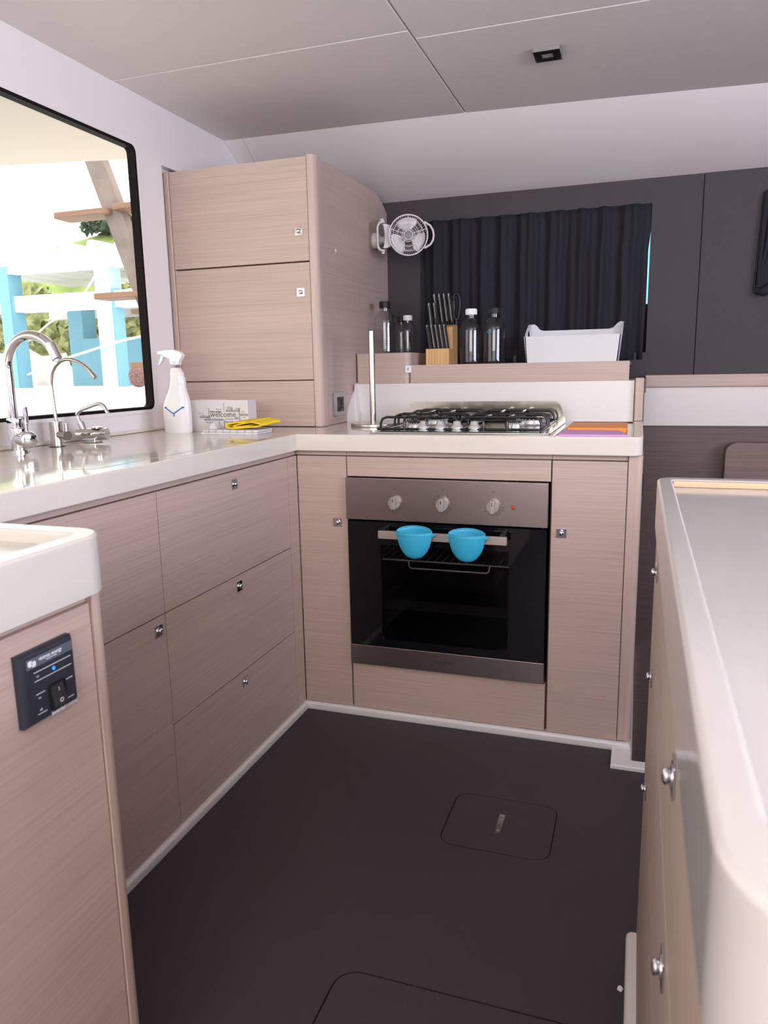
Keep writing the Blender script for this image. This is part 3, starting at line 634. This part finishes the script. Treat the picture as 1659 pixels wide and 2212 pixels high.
tx('haere mai', .0065, -.4770, .9185, greyink); tx('ahlan', .0070, -.4430, .9145, greyink, 90); tx('bem-vindo', .0065, -.4050, .9200, greyink); tx('croeso', .0100, -.4050, .9290, paleink); tx('pipi', .0100, -.3790, .9320)
tx('velkommen', .0048, -.5080, .9470, paleink); tx('shalom', .0062, -.3730, .9620, paleink); tx('hej', .006, -.3560, .9530, paleink); tx('laipni', .0048, -.3520, .9350, paleink)

# folded check towel
tw = thing('folded_towel', 'folded white tea towel with thin grey check lines under the yellow cloth', 'towel', (-.37, -.03, .888))
b = nb(); prism(b, rrect(-.452, -.258, .888, .8945, .003, 3), 'y', -.065, .03, .001, 1)
xform(b, Matrix.Identity(4)); prism(b, rrect(-.448, -.256, .8948, .9015, .0032, 3), 'y', -.063, .03, .001, 1)
obj('cloth', b, towelm, tw)
for x in (-.425, -.400, -.375, -.350, -.325, -.300, -.275): obj('check_line', BOX(x, x+.0006, -.0655, .025, .8895, .9019), lineink, tw, smooth=False)
b = nb(); prism(b, [(-.466, .893), (-.446, .9015), (-.440, .917), (-.430, .921), (-.424, .912), (-.415, .9025), (-.43, .895)], 'y', -.030, .006, .004, 3); obj('crumpled_corner', b, towelm, tw)
# yellow microfibre cloth folded in a loop
yl = nb(); mid = [(-.288, .926), (-.330, .9235), (-.366, .920), (-.376, .914), (-.370, .9075), (-.340, .906), (-.300, .9095), (-.262, .9130), (-.256, .9165), (-.262, .920), (-.290, .924), (-.335, .917), (-.350, .912), (-.338, .910), (-.312, .9125), (-.296, .9145)]
def cr(P, n):
    out = []
    for i in range(len(P)-1):
        a, b, c, d = P[max(0, i-1)], P[i], P[i+1], P[min(len(P)-1, i+2)]
        for k in range(n):
            t = k/n; out.append(tuple(.5*(2*b[q]+(c[q]-a[q])*t+(2*a[q]-5*b[q]+4*c[q]-d[q])*t*t+(3*b[q]-a[q]-3*c[q]+d[q])*t**3) for q in (0, 1)))
    return out+[P[-1]]
mid = cr(mid, 5); th = .0018; up = []; dn = []
for i, p in enumerate(mid):
    a = Vector(mid[max(0, i-1)]); c = Vector(mid[min(len(mid)-1, i+1)]); t = (c-a).normalized(); nrm = Vector((-t.y, t.x))
    up.append(Vector(p)+nrm*th); dn.append(Vector(p)-nrm*th)
rows = []
for y, k, s in ((-.045, 0, 1), (-.043, .0003, 1), (-.02, .0012, 1), (.0, .0035, 1), (.02, .0055, 1), (.045, .006, 1)):
    rows.append([yl.verts.new((q.x*1+.02*(y+.045)/.09, y, q.y+k)) for q in up+dn[::-1]])
for A, B in zip(rows, rows[1:]):
    n = len(A)
    for i in range(n): yl.faces.new([A[i], A[(i+1) % n], B[(i+1) % n], B[i]])
m_ = len(up)
for A in (rows[0], rows[-1]):
    for i in range(m_-1): yl.faces.new([A[i], A[i+1], A[2*m_-2-i], A[2*m_-1-i]])
bmesh.ops.recalc_face_normals(yl, faces=yl.faces)
bmesh.ops.translate(yl, verts=yl.verts, vec=(0, 0, -.0005))
tag(obj('microfibre_cloth', yl, yellow), 'bright yellow cloth folded over, lying on the white tea towel', 'cloth')

# ============================================================ ON THE SHELF
def bottle(name, x, y, z, h, r, cap, lab, nr=.017, caph=.021, tint=clear, mark=False):
    t = thing(name, lab, 'bottle', (x, y, z))
    H = h-caph
    out = [(0, .004), (r*.55, .0015), (r*.8, 0), (r*.96, .003), (r, .010), (r, H*.66)]
    for i in range(1, 9):
        a = R(90*i/8); out.append((nr+(r-nr)*math.cos(a), H*.66+(H*.93-H*.66)*math.sin(a)))
    out += [(nr, H*.965), (nr+.0025, H*.967), (nr+.0025, H*.98), (nr, H*.983), (nr, H)]
    o = obj('body', lathe(nb(), out, (x, y, z), 40), tint, t)
    cr = nr+.0035; bm = nb(); lathe(bm, [(cr, 0), (cr, caph-.002), (cr-.002, caph), (0, caph)], (x, y, z+H), 30)
    for k in range(30):
        a = 2*math.pi*k/30; box(bm, x+cr*math.cos(a)-.0005, x+cr*math.cos(a)+.0005, y+cr*math.sin(a)-.0005, y+cr*math.sin(a)+.0005, z+H+.001, z+H+caph-.003)
    obj('cap', bm, cap, t)
    if mark:
        mk = nb()
        def on(a, zz): return (x+(r+.0006)*math.sin(a), y-(r+.0006)*math.cos(a), zz)
        tube(mk, [on(-.55, z+.118), on(-.42, z+.110), on(-.3, z+.105)], .0013, 6); tube(mk, [on(-.3, z+.105), on(0, z+.115), on(.25, z+.124)], .0013, 6)
        obj('tick_mark', mk, blueink, t, label='blue tick mark')
    return t
G = 'clear bottles on the shelf behind the hob'
bottle('water_bottle', .2305, .685, 1.0860, .198, .0405, whiteplas, 'clear bottle with white cap standing just right of the knife block', group if False else .017)
bottle('water_bottle', .3150, .685, 1.0860, .198, .0400, blackm, 'clear bottle with black cap and blue tick mark, between white-capped bottle and bin', .017, .021, clear, True)
bl = bottle('water_bottle', -.120, .745, 1.1330, .197, .0405, blackm, 'large clear bottle with black cap against the tall cabinet side', .017, .024)
bottle('water_bottle', -.104, .905, 1.1330, .150, .034, blackm, 'clear bottle with black cap half hidden behind the two left bottles', .012, .022)
bottle('water_bottle', -.0600, .850, 1.1330, .150, .036, whiteplas, 'smaller clear bottle with white cap left of the knife block', .014, .020)
for n_, zz in ((0, 1.165), (1, 1.172), (2, 1.179)):
    mk = nb(); tube(mk, [(-.120+.0412*math.sin(a), .745-.0412*math.cos(a), zz) for a in [R(t) for t in range(-60, 45, 12)]], .0004, 4); obj('print_line', mk, greyink, bl)
text('A', .016, (-.133, .7045, 1.197), FRONT, greyink, bl, 'lettering', .0003)

kb = thing('knife_block', 'bamboo knife block in two tiers on the shelf, full of black handles', 'knife block', (.105, .78, 1.086))
ns = 8
for i in range(ns):
    x0 = .060+i*.0875/ns; obj('stave', BOX(x0+.0001, x0+.0875/ns-.0001, .680, .742, 1.086, 1.1465, .0007, 1), bamboo, kb)
bm = nb(); prism(bm, [(.7425, 1.086), (.7425, 1.226), (.79, 1.2365), (.822, 1.243), (.826, 1.086)], 'x', .0602, .1472, .001, 1); obj('tall_tier', bm, bamboo, kb)
def knife(x, y, z, L_, lean, lab, w=.0145, t=.0132):
    k = thing('knife', lab, 'knife', (x, y, z), 'black handled knives in the block')
    M2 = Matrix.Translation((x, y, z)) @ Euler((R(7), R(lean), 0)).to_matrix().to_4x4()
    for s in (-1, 1):
        bm = nb(); pts = [(-w*.5, 0), (w*.42, 0), (w*.40, L_*.22), (w*.5, L_*.55), (w*.42, L_*.80), (w*.62, L_*.93), (w*.50, L_), (-w*.45, L_), (-w*.58, L_*.90), (-w*.42, L_*.80), (-w*.5, L_*.4)]
        prism(bm, pts, 'x', s*.0009, s*t*.5, .0012, 1); xform(bm, M2); obj('handle_scale', bm, blackm, k)
    bm = nb(); pts = [(-w*.53, 0), (w*.44, 0), (w*.43, L_*.22), (w*.52, L_*.55), (w*.44, L_*.80), (w*.64, L_*.93), (w*.50, L_), (-w*.45, L_), (-w*.61, L_*.90), (-w*.45, L_*.80), (-w*.53, L_*.4)]
    prism(bm, pts, 'x', -.0007, .0007); xform(bm, M2); obj('tang', bm, chrome, k, label='polished steel tang')
nm = ['leftmost', 'second from the left', 'middle', 'second from the right', 'rightmost']
for i in range(5): knife(.073+i*.0160, .705, 1.1465, .089, -7, 'short black-handled knife in the front tier of the block, %s of five' % nm[i])
for i in range(2): knife(.062+i*.0200, .763, 1.229, .090, -5, 'mid-length knife handle low in the rear tier, %s' % ('leftmost' if i == 0 else 'second from the left'))
for i in range(4): knife(.080+i*.0185, .795, 1.236, .118, -6, 'tall black knife handle in the rear row, %s of four' % ('leftmost', 'second from the left', 'second from the right', 'rightmost')[i], .016)
sc_ = thing('scissors', 'black scissor handles at the right end of the knife block', 'scissors', (.135, .800, 1.240))
for dx, hh, sx in ((-.011, .088, .011), (.009, .100, .0135)):
    bm = nb(); cx = .139+dx
    pts = [(cx+sx*math.cos(t)*(1-.25*math.sin(t)*-1), .800, 1.240+.012+hh*.5+hh*.5*math.sin(t)) for t in [2*math.pi*k/28 for k in range(28)]]
    tube(bm, pts, .0066, 10, closed=True); tube(bm, [(cx, .800, 1.235), (cx, .800, 1.260)], .0075, 10); obj('finger_loop', bm, blackm, sc_)
# white bin
bn = nb(); x0, x1, y0, y1, z0 = .436, .744, .650, .820, 1.086; t_ = .0035
def wallq(pts_o, d):   # thick quad strip
    pass
fr_ = [(.436, 1.086), (.7445, 1.086), (.7555, 1.178), (.4265, 1.178)]
prism(bn, fr_, 'y', .650, .6535)
bk = [(.437, 1.086), (.7435, 1.086), (.757, 1.219), (.754, 1.2265), (.745, 1.2285), (.735, 1.2225), (.722, 1.208), (.708, 1.2035), (.475, 1.2035), (.461, 1.208), (.449, 1.2225), (.439, 1.2285), (.430, 1.2265), (.4255, 1.219)]
prism(bn, bk, 'y', .8165, .820)
for s, (xa, xb) in ((-1, (.436, .4255)), (1, (.7445, .7570))):
    def sx(z): return xa+(xb-xa)*(z-1.086)/.133
    prof = [(.650, 1.086), (.650, 1.178), (.70, 1.200), (.76, 1.2215), (.80, 1.2275), (.820, 1.2275), (.820, 1.086)]
    hole = [(.715, 1.180), (.715, 1.190), (.765, 1.208), (.785, 1.208), (.785, 1.180)]
    # wall as strips around the hand hole
    for quad in ([(.650, 1.086), (.820, 1.086), (.820, 1.178), (.650, 1.178)], [(.650, 1.178), (.715, 1.178), (.715, 1.2045), (.70, 1.200)], [(.785, 1.178), (.820, 1.178), (.820, 1.2275), (.80, 1.2275), (.785, 1.2252)], [(.715, 1.192), (.785, 1.214), (.785, 1.2252), (.76, 1.2215), (.715, 1.2060)]):
        v0 = [bn.verts.new((sx(z), y, z)) for y, z in quad]; v1 = [bn.verts.new((sx(z)-s*t_, y, z)) for y, z in quad]; n = len(quad)
        fs = [bn.faces.new(v0), bn.faces.new(v1[::-1])] + [bn.faces.new([v0[i], v1[i], v1[(i+1) % n], v0[(i+1) % n]]) for i in range(n)]
        bmesh.ops.recalc_face_normals(bn, faces=fs)
box(bn, .437, .744, .651, .819, 1.086, 1.089)
tag(obj('storage_bin', bn, solid('cool_white_plastic', (.66, .66, .68), .45)), 'white plastic storage bin with raised hand-hole ends on the shelf', 'bin')

# curtain
cu = nb(); NX, NZ = 150, 14; z0, z1 = 1.094, 1.6545; rows = []
for j in range(NZ+1):
    t = j/NZ; z = z0+(z1-z0)*t
    def st(a, b, v): q = max(0, min(1, (v-a)/(b-a))); return q*q*(3-2*q)
    xr = .8358-.0065*(1-st(1.50, 1.56, z))-.0045*(1-st(1.12, 1.32, z)); xl_ = -.0445
    row = []
    for i in range(NX+1):
        s = i/NX; x = xl_+(xr-xl_)*s
        y = .990 + .0125*math.sin(s*2*math.pi*9.5+.5*math.sin(s*17)) + .006*math.sin(s*2*math.pi*23+1.3*t) + .003*math.sin(s*61+3*t)
        y -= .006*(1-t)
        row.append(cu.verts.new((x, y, z)))
    rows.append(row)
for A, B in zip(rows, rows[1:]):
    for i in range(NX): cu.faces.new([A[i], A[i+1], B[i+1], B[i]])
co = tag(obj('curtain', cu, curtm, wn=False), 'dark pleated curtain drawn across the window behind the shelf', 'curtain')
co.modifiers.new('thick', 'SOLIDIFY').thickness = .0015
# gathered curtain at the far right
gc = thing('gathered_curtain', 'dark gathered curtain in a rounded frame at the right edge', 'curtain', (1.24, .98, 1.3))
b = nb(); tube(b, [(x, .994, z) for x, z in [(1.60, 1.664)] + [(1.214, 1.664), (1.207, 1.660), (1.205, 1.652), (1.1985, 1.45), (1.1925, 1.325), (1.20, 1.318), (1.60, 1.318)]], .0035, 8); obj('frame', b, blackm, gc)
for k in range(12):
    xt = 1.214+k*.026; b = nb(); tube(b, [(xt, .985, 1.655), (1.207+(xt-1.214)*.75, .982, 1.50), (1.203+(xt-1.214)*.30, .978, 1.39), (1.200+(xt-1.214)*.12+.004, .975, 1.335)], [.010, .009, .0065, .005], 8); obj('pleat', b, curtm, gc)
b = nb(); tube(b, [(1.203, .972, 1.322), (1.215, .965, 1.318), (1.24, .965, 1.330), (1.29, .972, 1.36)], [.007, .014, .020, .016], 10); obj('tied_end', b, curtm, gc)

# ============================================================ FAN, SOCKET, LIGHT, PANEL
fa = thing('wall_fan', 'small pale grey caged fan clamped to the side of the tall cabinet', 'fan', (-.19, .82, 1.56))
FC = Vector((-.041, .800, 1.571)); FM = Matrix.Translation(FC) @ Euler((0, 0, R(22))).to_matrix().to_4x4()
rr = .0750
def fobj(name, bm, m=fanm, par=None): xform(bm, FM); return obj(name, bm, m, par or fa)
def circ(r, y, n=48): return [(r*math.cos(2*math.pi*k/n), y, r*math.sin(2*math.pi*k/n)) for k in range(n)]
cage = nb()
ring(cage, [(rr*math.cos(2*math.pi*k/48), rr*math.sin(2*math.pi*k/48)) for k in range(48)], [((rr-.004)*math.cos(2*math.pi*k/48), (rr-.004)*math.sin(2*math.pi*k/48)) for k in range(48)], 'y', -.030, -.018)
for r2 in (.024, .041, .058): tube(cage, circ(r2, -.030, 40), .0011, 6, closed=True)
for k in range(5):
    a = R(18+72*k); tube(cage, [(.018*math.cos(a), -.030, .018*math.sin(a)), ((rr-.002)*math.cos(a), -.028, (rr-.002)*math.sin(a))], .0016, 6)
fobj('front_grille', cage)
rear = nb()
for k in range(48):
    a = 2*math.pi*k/48; tube(rear, [((rr-.004)*math.cos(a), -.018, (rr-.004)*math.sin(a)), (.066*math.cos(a), .028, .066*math.sin(a)), (.022*math.cos(a), .038, .022*math.sin(a))], .0012, 5)
for r2, y2 in ((.066, .028), (.045, .033)): tube(rear, circ(r2, y2, 40), .0015, 6, closed=True)
o = fobj('rear_grille', rear); 
hubb = nb(); lathe(hubb, [(0, -.034), (.0165, -.034), (.0195, -.031), (.0205, -.010), (.020, .040), (0, .042)], (0, 0, 0), 28, 'y'); hb2 = fobj('motor_housing', hubb)
bd = nb(); lathe(bd, [(0, -.0365), (.012, -.0362), (.0155, -.0335)], (0, 0, 0), 24, 'y'); fobj('hub_badge', bd, fanhub)
for k in range(3):
    bl_ = nb(); a0 = R(95+120*k); G_ = []
    for i in range(9):
        rad = .019+.048*i/8; wdt = R(34)+R(22)*math.sin(math.pi*i/8*.8); G_.append([bl_.verts.new((rad*math.cos(a0+wdt*(j/6-.5)*2*.75), -.016+.022*(j/6), rad*math.sin(a0+wdt*(j/6-.5)*2*.75))) for j in range(7)])
    for A, B in zip(G_, G_[1:]):
        for j in range(6): bl_.faces.new([A[j], A[j+1], B[j+1], B[j]])
    o = fobj('blade', bl_, solid('fan_blade_white', (.74, .72, .73), .35)); o.modifiers.new('thick', 'SOLIDIFY').thickness = .0012
hn = nb(); tube(hn, [((rr+.002)*math.cos(R(38)), -.024, (rr+.002)*math.sin(R(38))), (.084, -.022, .034), (.094, -.020, .018), (.097, -.020, 0), (.094, -.020, -.018), (.084, -.022, -.034), ((rr+.002)*math.cos(R(-38)), -.024, (rr+.002)*math.sin(R(-38)))], .0042, 8); fobj('carry_handle', hn)
yk = nb(); prism(yk, [(-.062, .038), (-.066, -.038), (-.084, -.044), (-.095, -.044), (-.091, -.030), (-.088, 0), (-.091, .030), (-.095, .044), (-.084, .044)], 'y', -.012, .012, .002, 2); fobj('yoke', yk)
br = nb(); Pb = [(-.088, 0, .052), (-.098, 0, .052), (-.108, 0, .048), (-.115, 0, .036), (-.116, 0, 0), (-.115, 0, -.036), (-.108, 0, -.048), (-.098, 0, -.052), (-.088, 0, -.052)]
for yy in (-.007, 0, .007): tube(br, [(x, yy, z) for x, _, z in Pb], .0042, 8)
fobj('bracket', br)
kn = nb(); lathe(kn, [(0, 0), (.008, 0), (.008, .008), (0, .009)], (-.098, 0, .055), 14); lathe(kn, [(0, 0), (.007, 0), (.006, -.007), (0, -.007)], (-.095, 0, -.056), 14); fobj('pivot_knob', kn)
mt = nb(); lathe(mt, [(.030, 0), (.030, .012), (.026, .022), (.014, .028), (.012, .045), (0, .045)], (-.1893, .836, 1.570), 28, 'x'); obj('wall_mount', mt, fanm, fa)

so = thing('power_socket', 'chrome framed black socket low on the tall cabinet side', 'socket', (-.1895, .418, .955))
ring_ = nb(); ring(ring_, rrect(.360, .478, .916, .997, .004, 3), rrect(.388, .452, .931, .982, .003, 3), 'x', -.1893, -.1825)
obj('frame', ring_, solid('socket_chrome', (.42, .41, .43), .25, .95), so)
b = nb(); prism(b, rrect(.388, .452, .931, .982, .003, 3), 'x', -.1893, -.1862); obj('insert', b, solid('dark_grey_insert', (.02, .018, .022), .5), so)
b = nb(); lathe(b, [(.0215, .0035), (.0215, .0045), (.0195, .0045), (.0195, .0033), (0, .0033)], (-.1893, .414, .9565), 28, 'x'); obj('socket_well', b, blackm, so)
for zz in (.943, .957, .970): obj('switch_slot', BOX(-.1865, -.1850, .441, .448, zz-.004, zz+.004), blackm, so)
tag(obj('screw_cap', lathe(nb(), [(.0062, 0), (.0062, .0012), (.004, .002), (0, .002)], (-.1893, .430, 1.477), 20, 'x'), whiteplas), 'tiny white round cap on the side of the tall cabinet', 'cap')

cl = thing('ceiling_light', 'small square chrome spotlight on the ceiling', 'ceiling light', (.537, .253, 1.935))
b = nb(); ring(b, rrect(.5005, .5735, .2145, .2925, .002, 2), rrect(.5045, .5695, .2185, .2885, .001, 2), 'z', 1.9245, 1.935); obj('rim', b, chrome, cl)
b = nb(); ring(b, rrect(.5045, .5695, .2185, .2885, .001, 2), rrect(.5215, .5525, .2375, .2695, .001, 2), 'z', 1.9240, 1.930); obj('face_plate', b, bronze, cl)
obj('lens', BOX(.5215, .5525, .2375, .2695, 1.9265, 1.930), lenses, cl)

ip = thing('inverter_panel', 'dark navy inverter control switch panel on the near cabinet side', 'switch panel', (.2035, -1.443, .74))
XP = .2037; yA, yB, zA, zB = -1.484, -1.405, .6985, .7805
b = nb(); v0 = [(yA, zA), (yB, zA), (yB, zB), (yA, zB)]; v1 = [(yA+.006, zA+.004), (yB-.004, zA+.004), (yB-.004, zB-.005), (yA+.006, zB-.005)]
fa0 = [b.verts.new((XP, y, z)) for y, z in v0]; fb0 = [b.verts.new((XP+.007, y, z)) for y, z in v0]; fc0 = [b.verts.new((XP+.0125, y, z)) for y, z in v1]
for A, B in ((fa0, fb0), (fb0, fc0)):
    for i in range(4): b.faces.new([A[i], A[(i+1) % 4], B[(i+1) % 4], B[i]])
b.faces.new(fc0); b.faces.new(fa0[::-1]); bmesh.ops.recalc_face_normals(b, faces=b.faces)
obj('housing', b, navy, ip)
xf = XP+.0127
obj('brand_band', BOX(xf-.001, xf+.0003, yA+.0065, yB-.0045, zB-.0165, zB-.0055), navyband, ip)
text('victron energy', .0058, (xf+.0004, -1.4430, zB-.0095), SIDE, whiteink, ip, 'lettering', .0001, bold=.0001); text('BLUE POWER', .0026, (xf+.0004, -1.4415, zB-.0133), SIDE, whiteink, ip, 'lettering', .0001)
b = nb()
for dy, dz in ((-.0025, .0008), (.0025, -.0008)): prism(b, rrect(-1.4702+dy-.003, -1.4702+dy+.003, zB-.0112+dz-.0032, zB-.0112+dz+.0032, .0018, 3), 'x', xf+.0002, xf+.0006)
obj('brand_emblem', b, whiteink, ip)
for y0, y1, z in ((-1.4685, -1.4135, .7580), (-1.4685, -1.4135, .7480), (-1.4685, -1.4555, .7330), (-1.4240, -1.4135, .7330), (-1.4685, -1.4555, .7105), (-1.4240, -1.4135, .7105)): obj('rule_line', BOX(xf-.0005, xf+.0002, y0, y1, z-.0003, z+.0003), whiteink, ip, smooth=False)
for s, z in (('on', .7530), ('on', .7285), ('off', .7145)): text(s, .0036, (xf+.0002, -1.4640, z), SIDE, whiteink, ip, 'lettering', .0001)
obj('indicator_led', lathe(nb(), [(.0021, 0), (.0021, .0006), (0, .0009)], (xf-.0002, -1.4400, .7530), 14, 'x'), blueled, ip, label='lit blue indicator')
text('inverter', .0066, (xf+.0002, -1.4390, .7030), SIDE, whiteink, ip, 'lettering', .0001, bold=.00015); text('control', .0062, (xf+.0002, -1.4195, .7030), SIDE, whiteink, ip, 'lettering', .0001, shear=.25)
b = nb(); ring(b, rrect(-1.4510, -1.4270, .7085, .7365, .0015, 2), rrect(-1.4490, -1.4290, .7100, .7350, .001, 2), 'x', xf-.0005, xf+.0022); sw_ = obj('switch_frame', b, blackm, ip)
b = nb(); prism(b, [(xf-.001, .7100), (xf+.0065, .7110), (xf+.0035, .7220), (xf+.0005, .7350), (xf-.001, .7350)], 'y', -1.4487, -1.4293, .0004, 1); obj('rocker', b, solid('rocker_black', (.02, .02, .024), .3), ip)
text('O', .0075, (xf+.0062, -1.439, .7160), SIDE, whiteink, ip, 'lettering', .0002); text('I', .0065, (xf+.0035, -1.439, .7285), SIDE, whiteink, ip, 'lettering', .0002)

tag(obj('paper_scrap', prism(nb(), [(.826, -.872), (.833, -.875), (.836, -.868), (.831, -.862), (.827, -.865)], 'z', .0003, .0022), whiteplas), 'tiny white scrap of paper on the dark floor at lower right', 'scrap')

# ============================================================ OUTSIDE THE WINDOW
tag(obj('boat_side_deck', BOX(-2.75, -.78, -3.5, 3.7, .70, .925, .02, 3), white_out), 'white side deck of the boat just outside the window', 'deck')
rf = nb(); prism(rf, [(-3.6, -3.5), (-.765, -3.5), (-.765, .84), (-1.30, .87), (-1.9, .74), (-3.6, .2)], 'z', 1.985, 2.10, .02, 3)
tag(obj('roof_overhang', rf, solid('cream_overhang', (.50, .42, .35), .5)), 'cream underside of the boat roof overhang above the window', 'roof')
tag(obj('quay', BOX(-24, -3.2, 4.6, 13, .2, .93), quay), 'bleached white quay ground beyond the window', 'quay')
tag(obj('water', BOX(-30, -2.4, -6, 4.6, -.5, -.3), solid('pale_water', (.45, .55, .55), .2)), 'pale water between the boat and the quay', 'water')
# shelter with blue posts
shl = thing('shelter', 'white roofed shelter on blue posts standing on the quay', 'shelter', (-6.3, 6.3, .93))
rr_ = nb(); pts = []; x = -9.0
while x < -4.2: pts += [(x, 2.655), (x+.26, 2.655), (x+.30, 2.735), (x+.38, 2.735), (x+.42, 2.655)]; x += .42
b = nb(); top = pts; vtop0 = [b.verts.new((p[0], 6.0, p[1])) for p in top]; vtop1 = [b.verts.new((p[0], 9.5, p[1]+.03)) for p in top]; vb0 = [b.verts.new((p[0], 6.0, 2.52)) for p in top]
for i in range(len(top)-1):
    b.faces.new([vtop0[i], vtop0[i+1], vtop1[i+1], vtop1[i]]); b.faces.new([vb0[i], vb0[i+1], vtop0[i+1], vtop0[i]])
bmesh.ops.recalc_face_normals(b, faces=b.faces); o = obj('corrugated_roof', b, white_out, shl, wn=False); o.modifiers.new('thick', 'SOLIDIFY').thickness = .02
obj('beam', BOX(-9, -4.3, 6.0, 6.15, 2.40, 2.52), white_out, shl); obj('beam', BOX(-9, -4.3, 6.05, 6.25, 1.92, 2.125), white_out, shl); obj('beam', BOX(-9, -4.3, 8.8, 9.0, 2.05, 2.35), solid('grey_beam', (.50, .50, .52), .7), shl)
for x, w, m in ((-7.235, .17, sealb), (-5.70, .22, sealb2)):
    obj('post', BOX(x, x+w, 5.985, 6.22, .93, 2.5), m, shl); obj('post_side', BOX(x+w, x+w+.012, 6.01, 6.22, .93, 2.15), sealb, shl)
obj('post', BOX(-7.35, -7.09, 7.35, 7.65, .93, 2.2), sealb, shl)
obj('low_wall', BOX(-7.1, -4.6, 7.3, 7.42, .93, 1.62), sealb, shl)
lv = thing('shuttered_shed', 'grey slatted shed behind the blue low wall', 'shed', (-6.1, 8.6, .93))
for k in range(14): x = -6.9+k*.17; obj('slat', BOX(x, x+.15, 8.5, 8.55, .93, 2.05), greyout, lv)
obj('roof', BOX(-7.0, -4.4, 8.4, 9.2, 2.05, 2.12), solid('rust_roof', (.42, .25, .18), .8), lv)
# stairs with slanted stringer
st = thing('quay_steps', 'weathered wooden steps on one slanting beam outside the window', 'steps', (-3.0, 3.1, .93))
b = nb(); A_ = [(-3.34, 2.86), (-3.20, 2.92), (-2.48, .93), (-2.66, .93)]; prism(b, A_, 'y', 3.0, 3.09, .006, 1); obj('stringer', b, beamm, st)
b = nb(); prism(b, [(-2.95, 2.32), (-2.915, 2.32), (-2.53, 1.45), (-2.56, 1.45)], 'y', 3.5, 3.56); obj('rail', b, beamm, st)
for x0, x1, z, y in ((-3.575, -3.06, 2.305, 3.0), (-3.02, -2.5, 2.325, 3.0), (-3.265, -2.75, 1.683, 3.0), (-2.98, -2.45, 1.15, 3.0)):
    obj('tread', prism(nb(), rrect(x0, x1, y-.07, y+.14, .04, 4), 'z', z-.022, z+.022, .006, 2), strw, st)
# vegetation
def blob(cx, cy, cz, sx, sy, sz, seed, n=500, leafs=.10, m=None, name='foliage', parent=None):
    rnd = random.Random(seed); bm = nb()
    for _ in range(n):
        a = rnd.uniform(0, 2*math.pi); h = rnd.uniform(-1, 1); q = math.sqrt(1-h*h); k = rnd.uniform(.65, 1.0)
        p = Vector((cx+sx*q*math.cos(a)*k, cy+sy*q*math.sin(a)*k, cz+sz*h*k)); s = leafs*rnd.uniform(.5, 1.3)
        d1 = Vector((rnd.gauss(0, 1), rnd.gauss(0, 1), rnd.gauss(0, 1))).normalized()*s; d2 = d1.orthogonal().normalized()*s*.5
        bm.faces.new([bm.verts.new(p-d1), bm.verts.new(p+d2), bm.verts.new(p+d1), bm.verts.new(p-d2)])
    s_ = bmesh.ops.create_icosphere(bm, subdivisions=2, radius=1, matrix=Matrix.Translation((cx, cy, cz)) @ Matrix.Diagonal((sx*.75, sy*.75, sz*.75, 1)))
    return obj(name, bm, m or leaf, parent, wn=False, smooth=False)
for i, (x, y, z, sx, sy, sz, lab) in enumerate(((-11.4, 11, 1.9, 1.1, .8, 1.1, 'loose dry green shrub seen between the two left blue posts'), (-9.6, 10.5, 1.7, .9, .7, .9, 'bright green shrub right behind the middle blue post'), (-8.6, 10.8, 1.9, .8, .7, 1.0, 'yellow-green shrub beside the grey shed'))):
    o = thing('shrub', lab, 'shrub', (x, y, .93)); blob(x, y, z, sx, sy, sz, 5+i, 1100, .13, None, 'foliage', o); tb_ = nb(); tube(tb_, [(x, y, .9), (x, y, z)], .06, 6); obj('stem', tb_, beamm, o)
hl = nb(); prev = None
for i, (x, z) in enumerate(((-26, 4.0), (-18, 4.35), (-15, 4.42), (-13.7, 4.55), (-12.4, 4.75), (-11.5, 4.75), (-9, 5.0), (-4, 5.2))):
    row = [hl.verts.new(p) for p in ((x, 13.0, .9), (x, 13.6, z*.80), (x, 15, z), (x, 16, .9))]
    if prev:
        for k in range(3): hl.faces.new([prev[k], row[k], row[k+1], prev[k+1]])
    prev = row
tag(obj('hillside', hl, grass, wn=False), 'green grassy bank above the white shelter roof', 'hill')
o = thing('dark_bush', 'dark bush on top of the grassy bank', 'bush', (-12.2, 14.8, 4.7)); blob(-12.0, 14.8, 4.85, 1.1, .5, .22, 33, 500, .12, darkbush, 'foliage', o)
rk_ = nb(); bmesh.ops.create_icosphere(rk_, subdivisions=3, radius=1)
for v in rk_.verts: v.co *= 1+.12*math.sin(v.co.x*9+v.co.y*5)+.1*math.sin(v.co.z*11)
xform(rk_, Matrix.Translation((-9.6, 8.6, .95)) @ Matrix.Diagonal((1.2, .6, .62, 1))); tag(obj('rock_mound', rk_, quay, wn=False), 'bleached white rock mound on the quay below the shrubs', 'rock')
b = nb(); tube(b, [(-7.4, 6.2, 1.02), (-6.2, 6.0, 1.32), (-5.3, 5.9, 1.50), (-4.3, 5.8, 1.62)], .014, 6); tag(obj('mooring_rope', b, rope), 'white rope sagging across in front of the blue posts, lower one', 'rope')
b = nb(); tube(b, [(-7.3, 6.3, 1.45), (-6.6, 6.1, 1.75), (-6.0, 6.0, 1.98), (-5.6, 5.9, 2.3)], .012, 6); tag(obj('mooring_rope', b, rope), 'thin white rope slanting up to the shelter beam, upper one', 'rope')
b = nb(); bmesh.ops.create_icosphere(b, subdivisions=3, radius=1, matrix=Matrix.Translation((-4.35, 4.9, 1.06)) @ Matrix.Diagonal((.105, .105, .12, 1))); tag(obj('coir_fender', b, coir, wn=False), 'round brown coir fender on the quay at the window edge', 'fender')
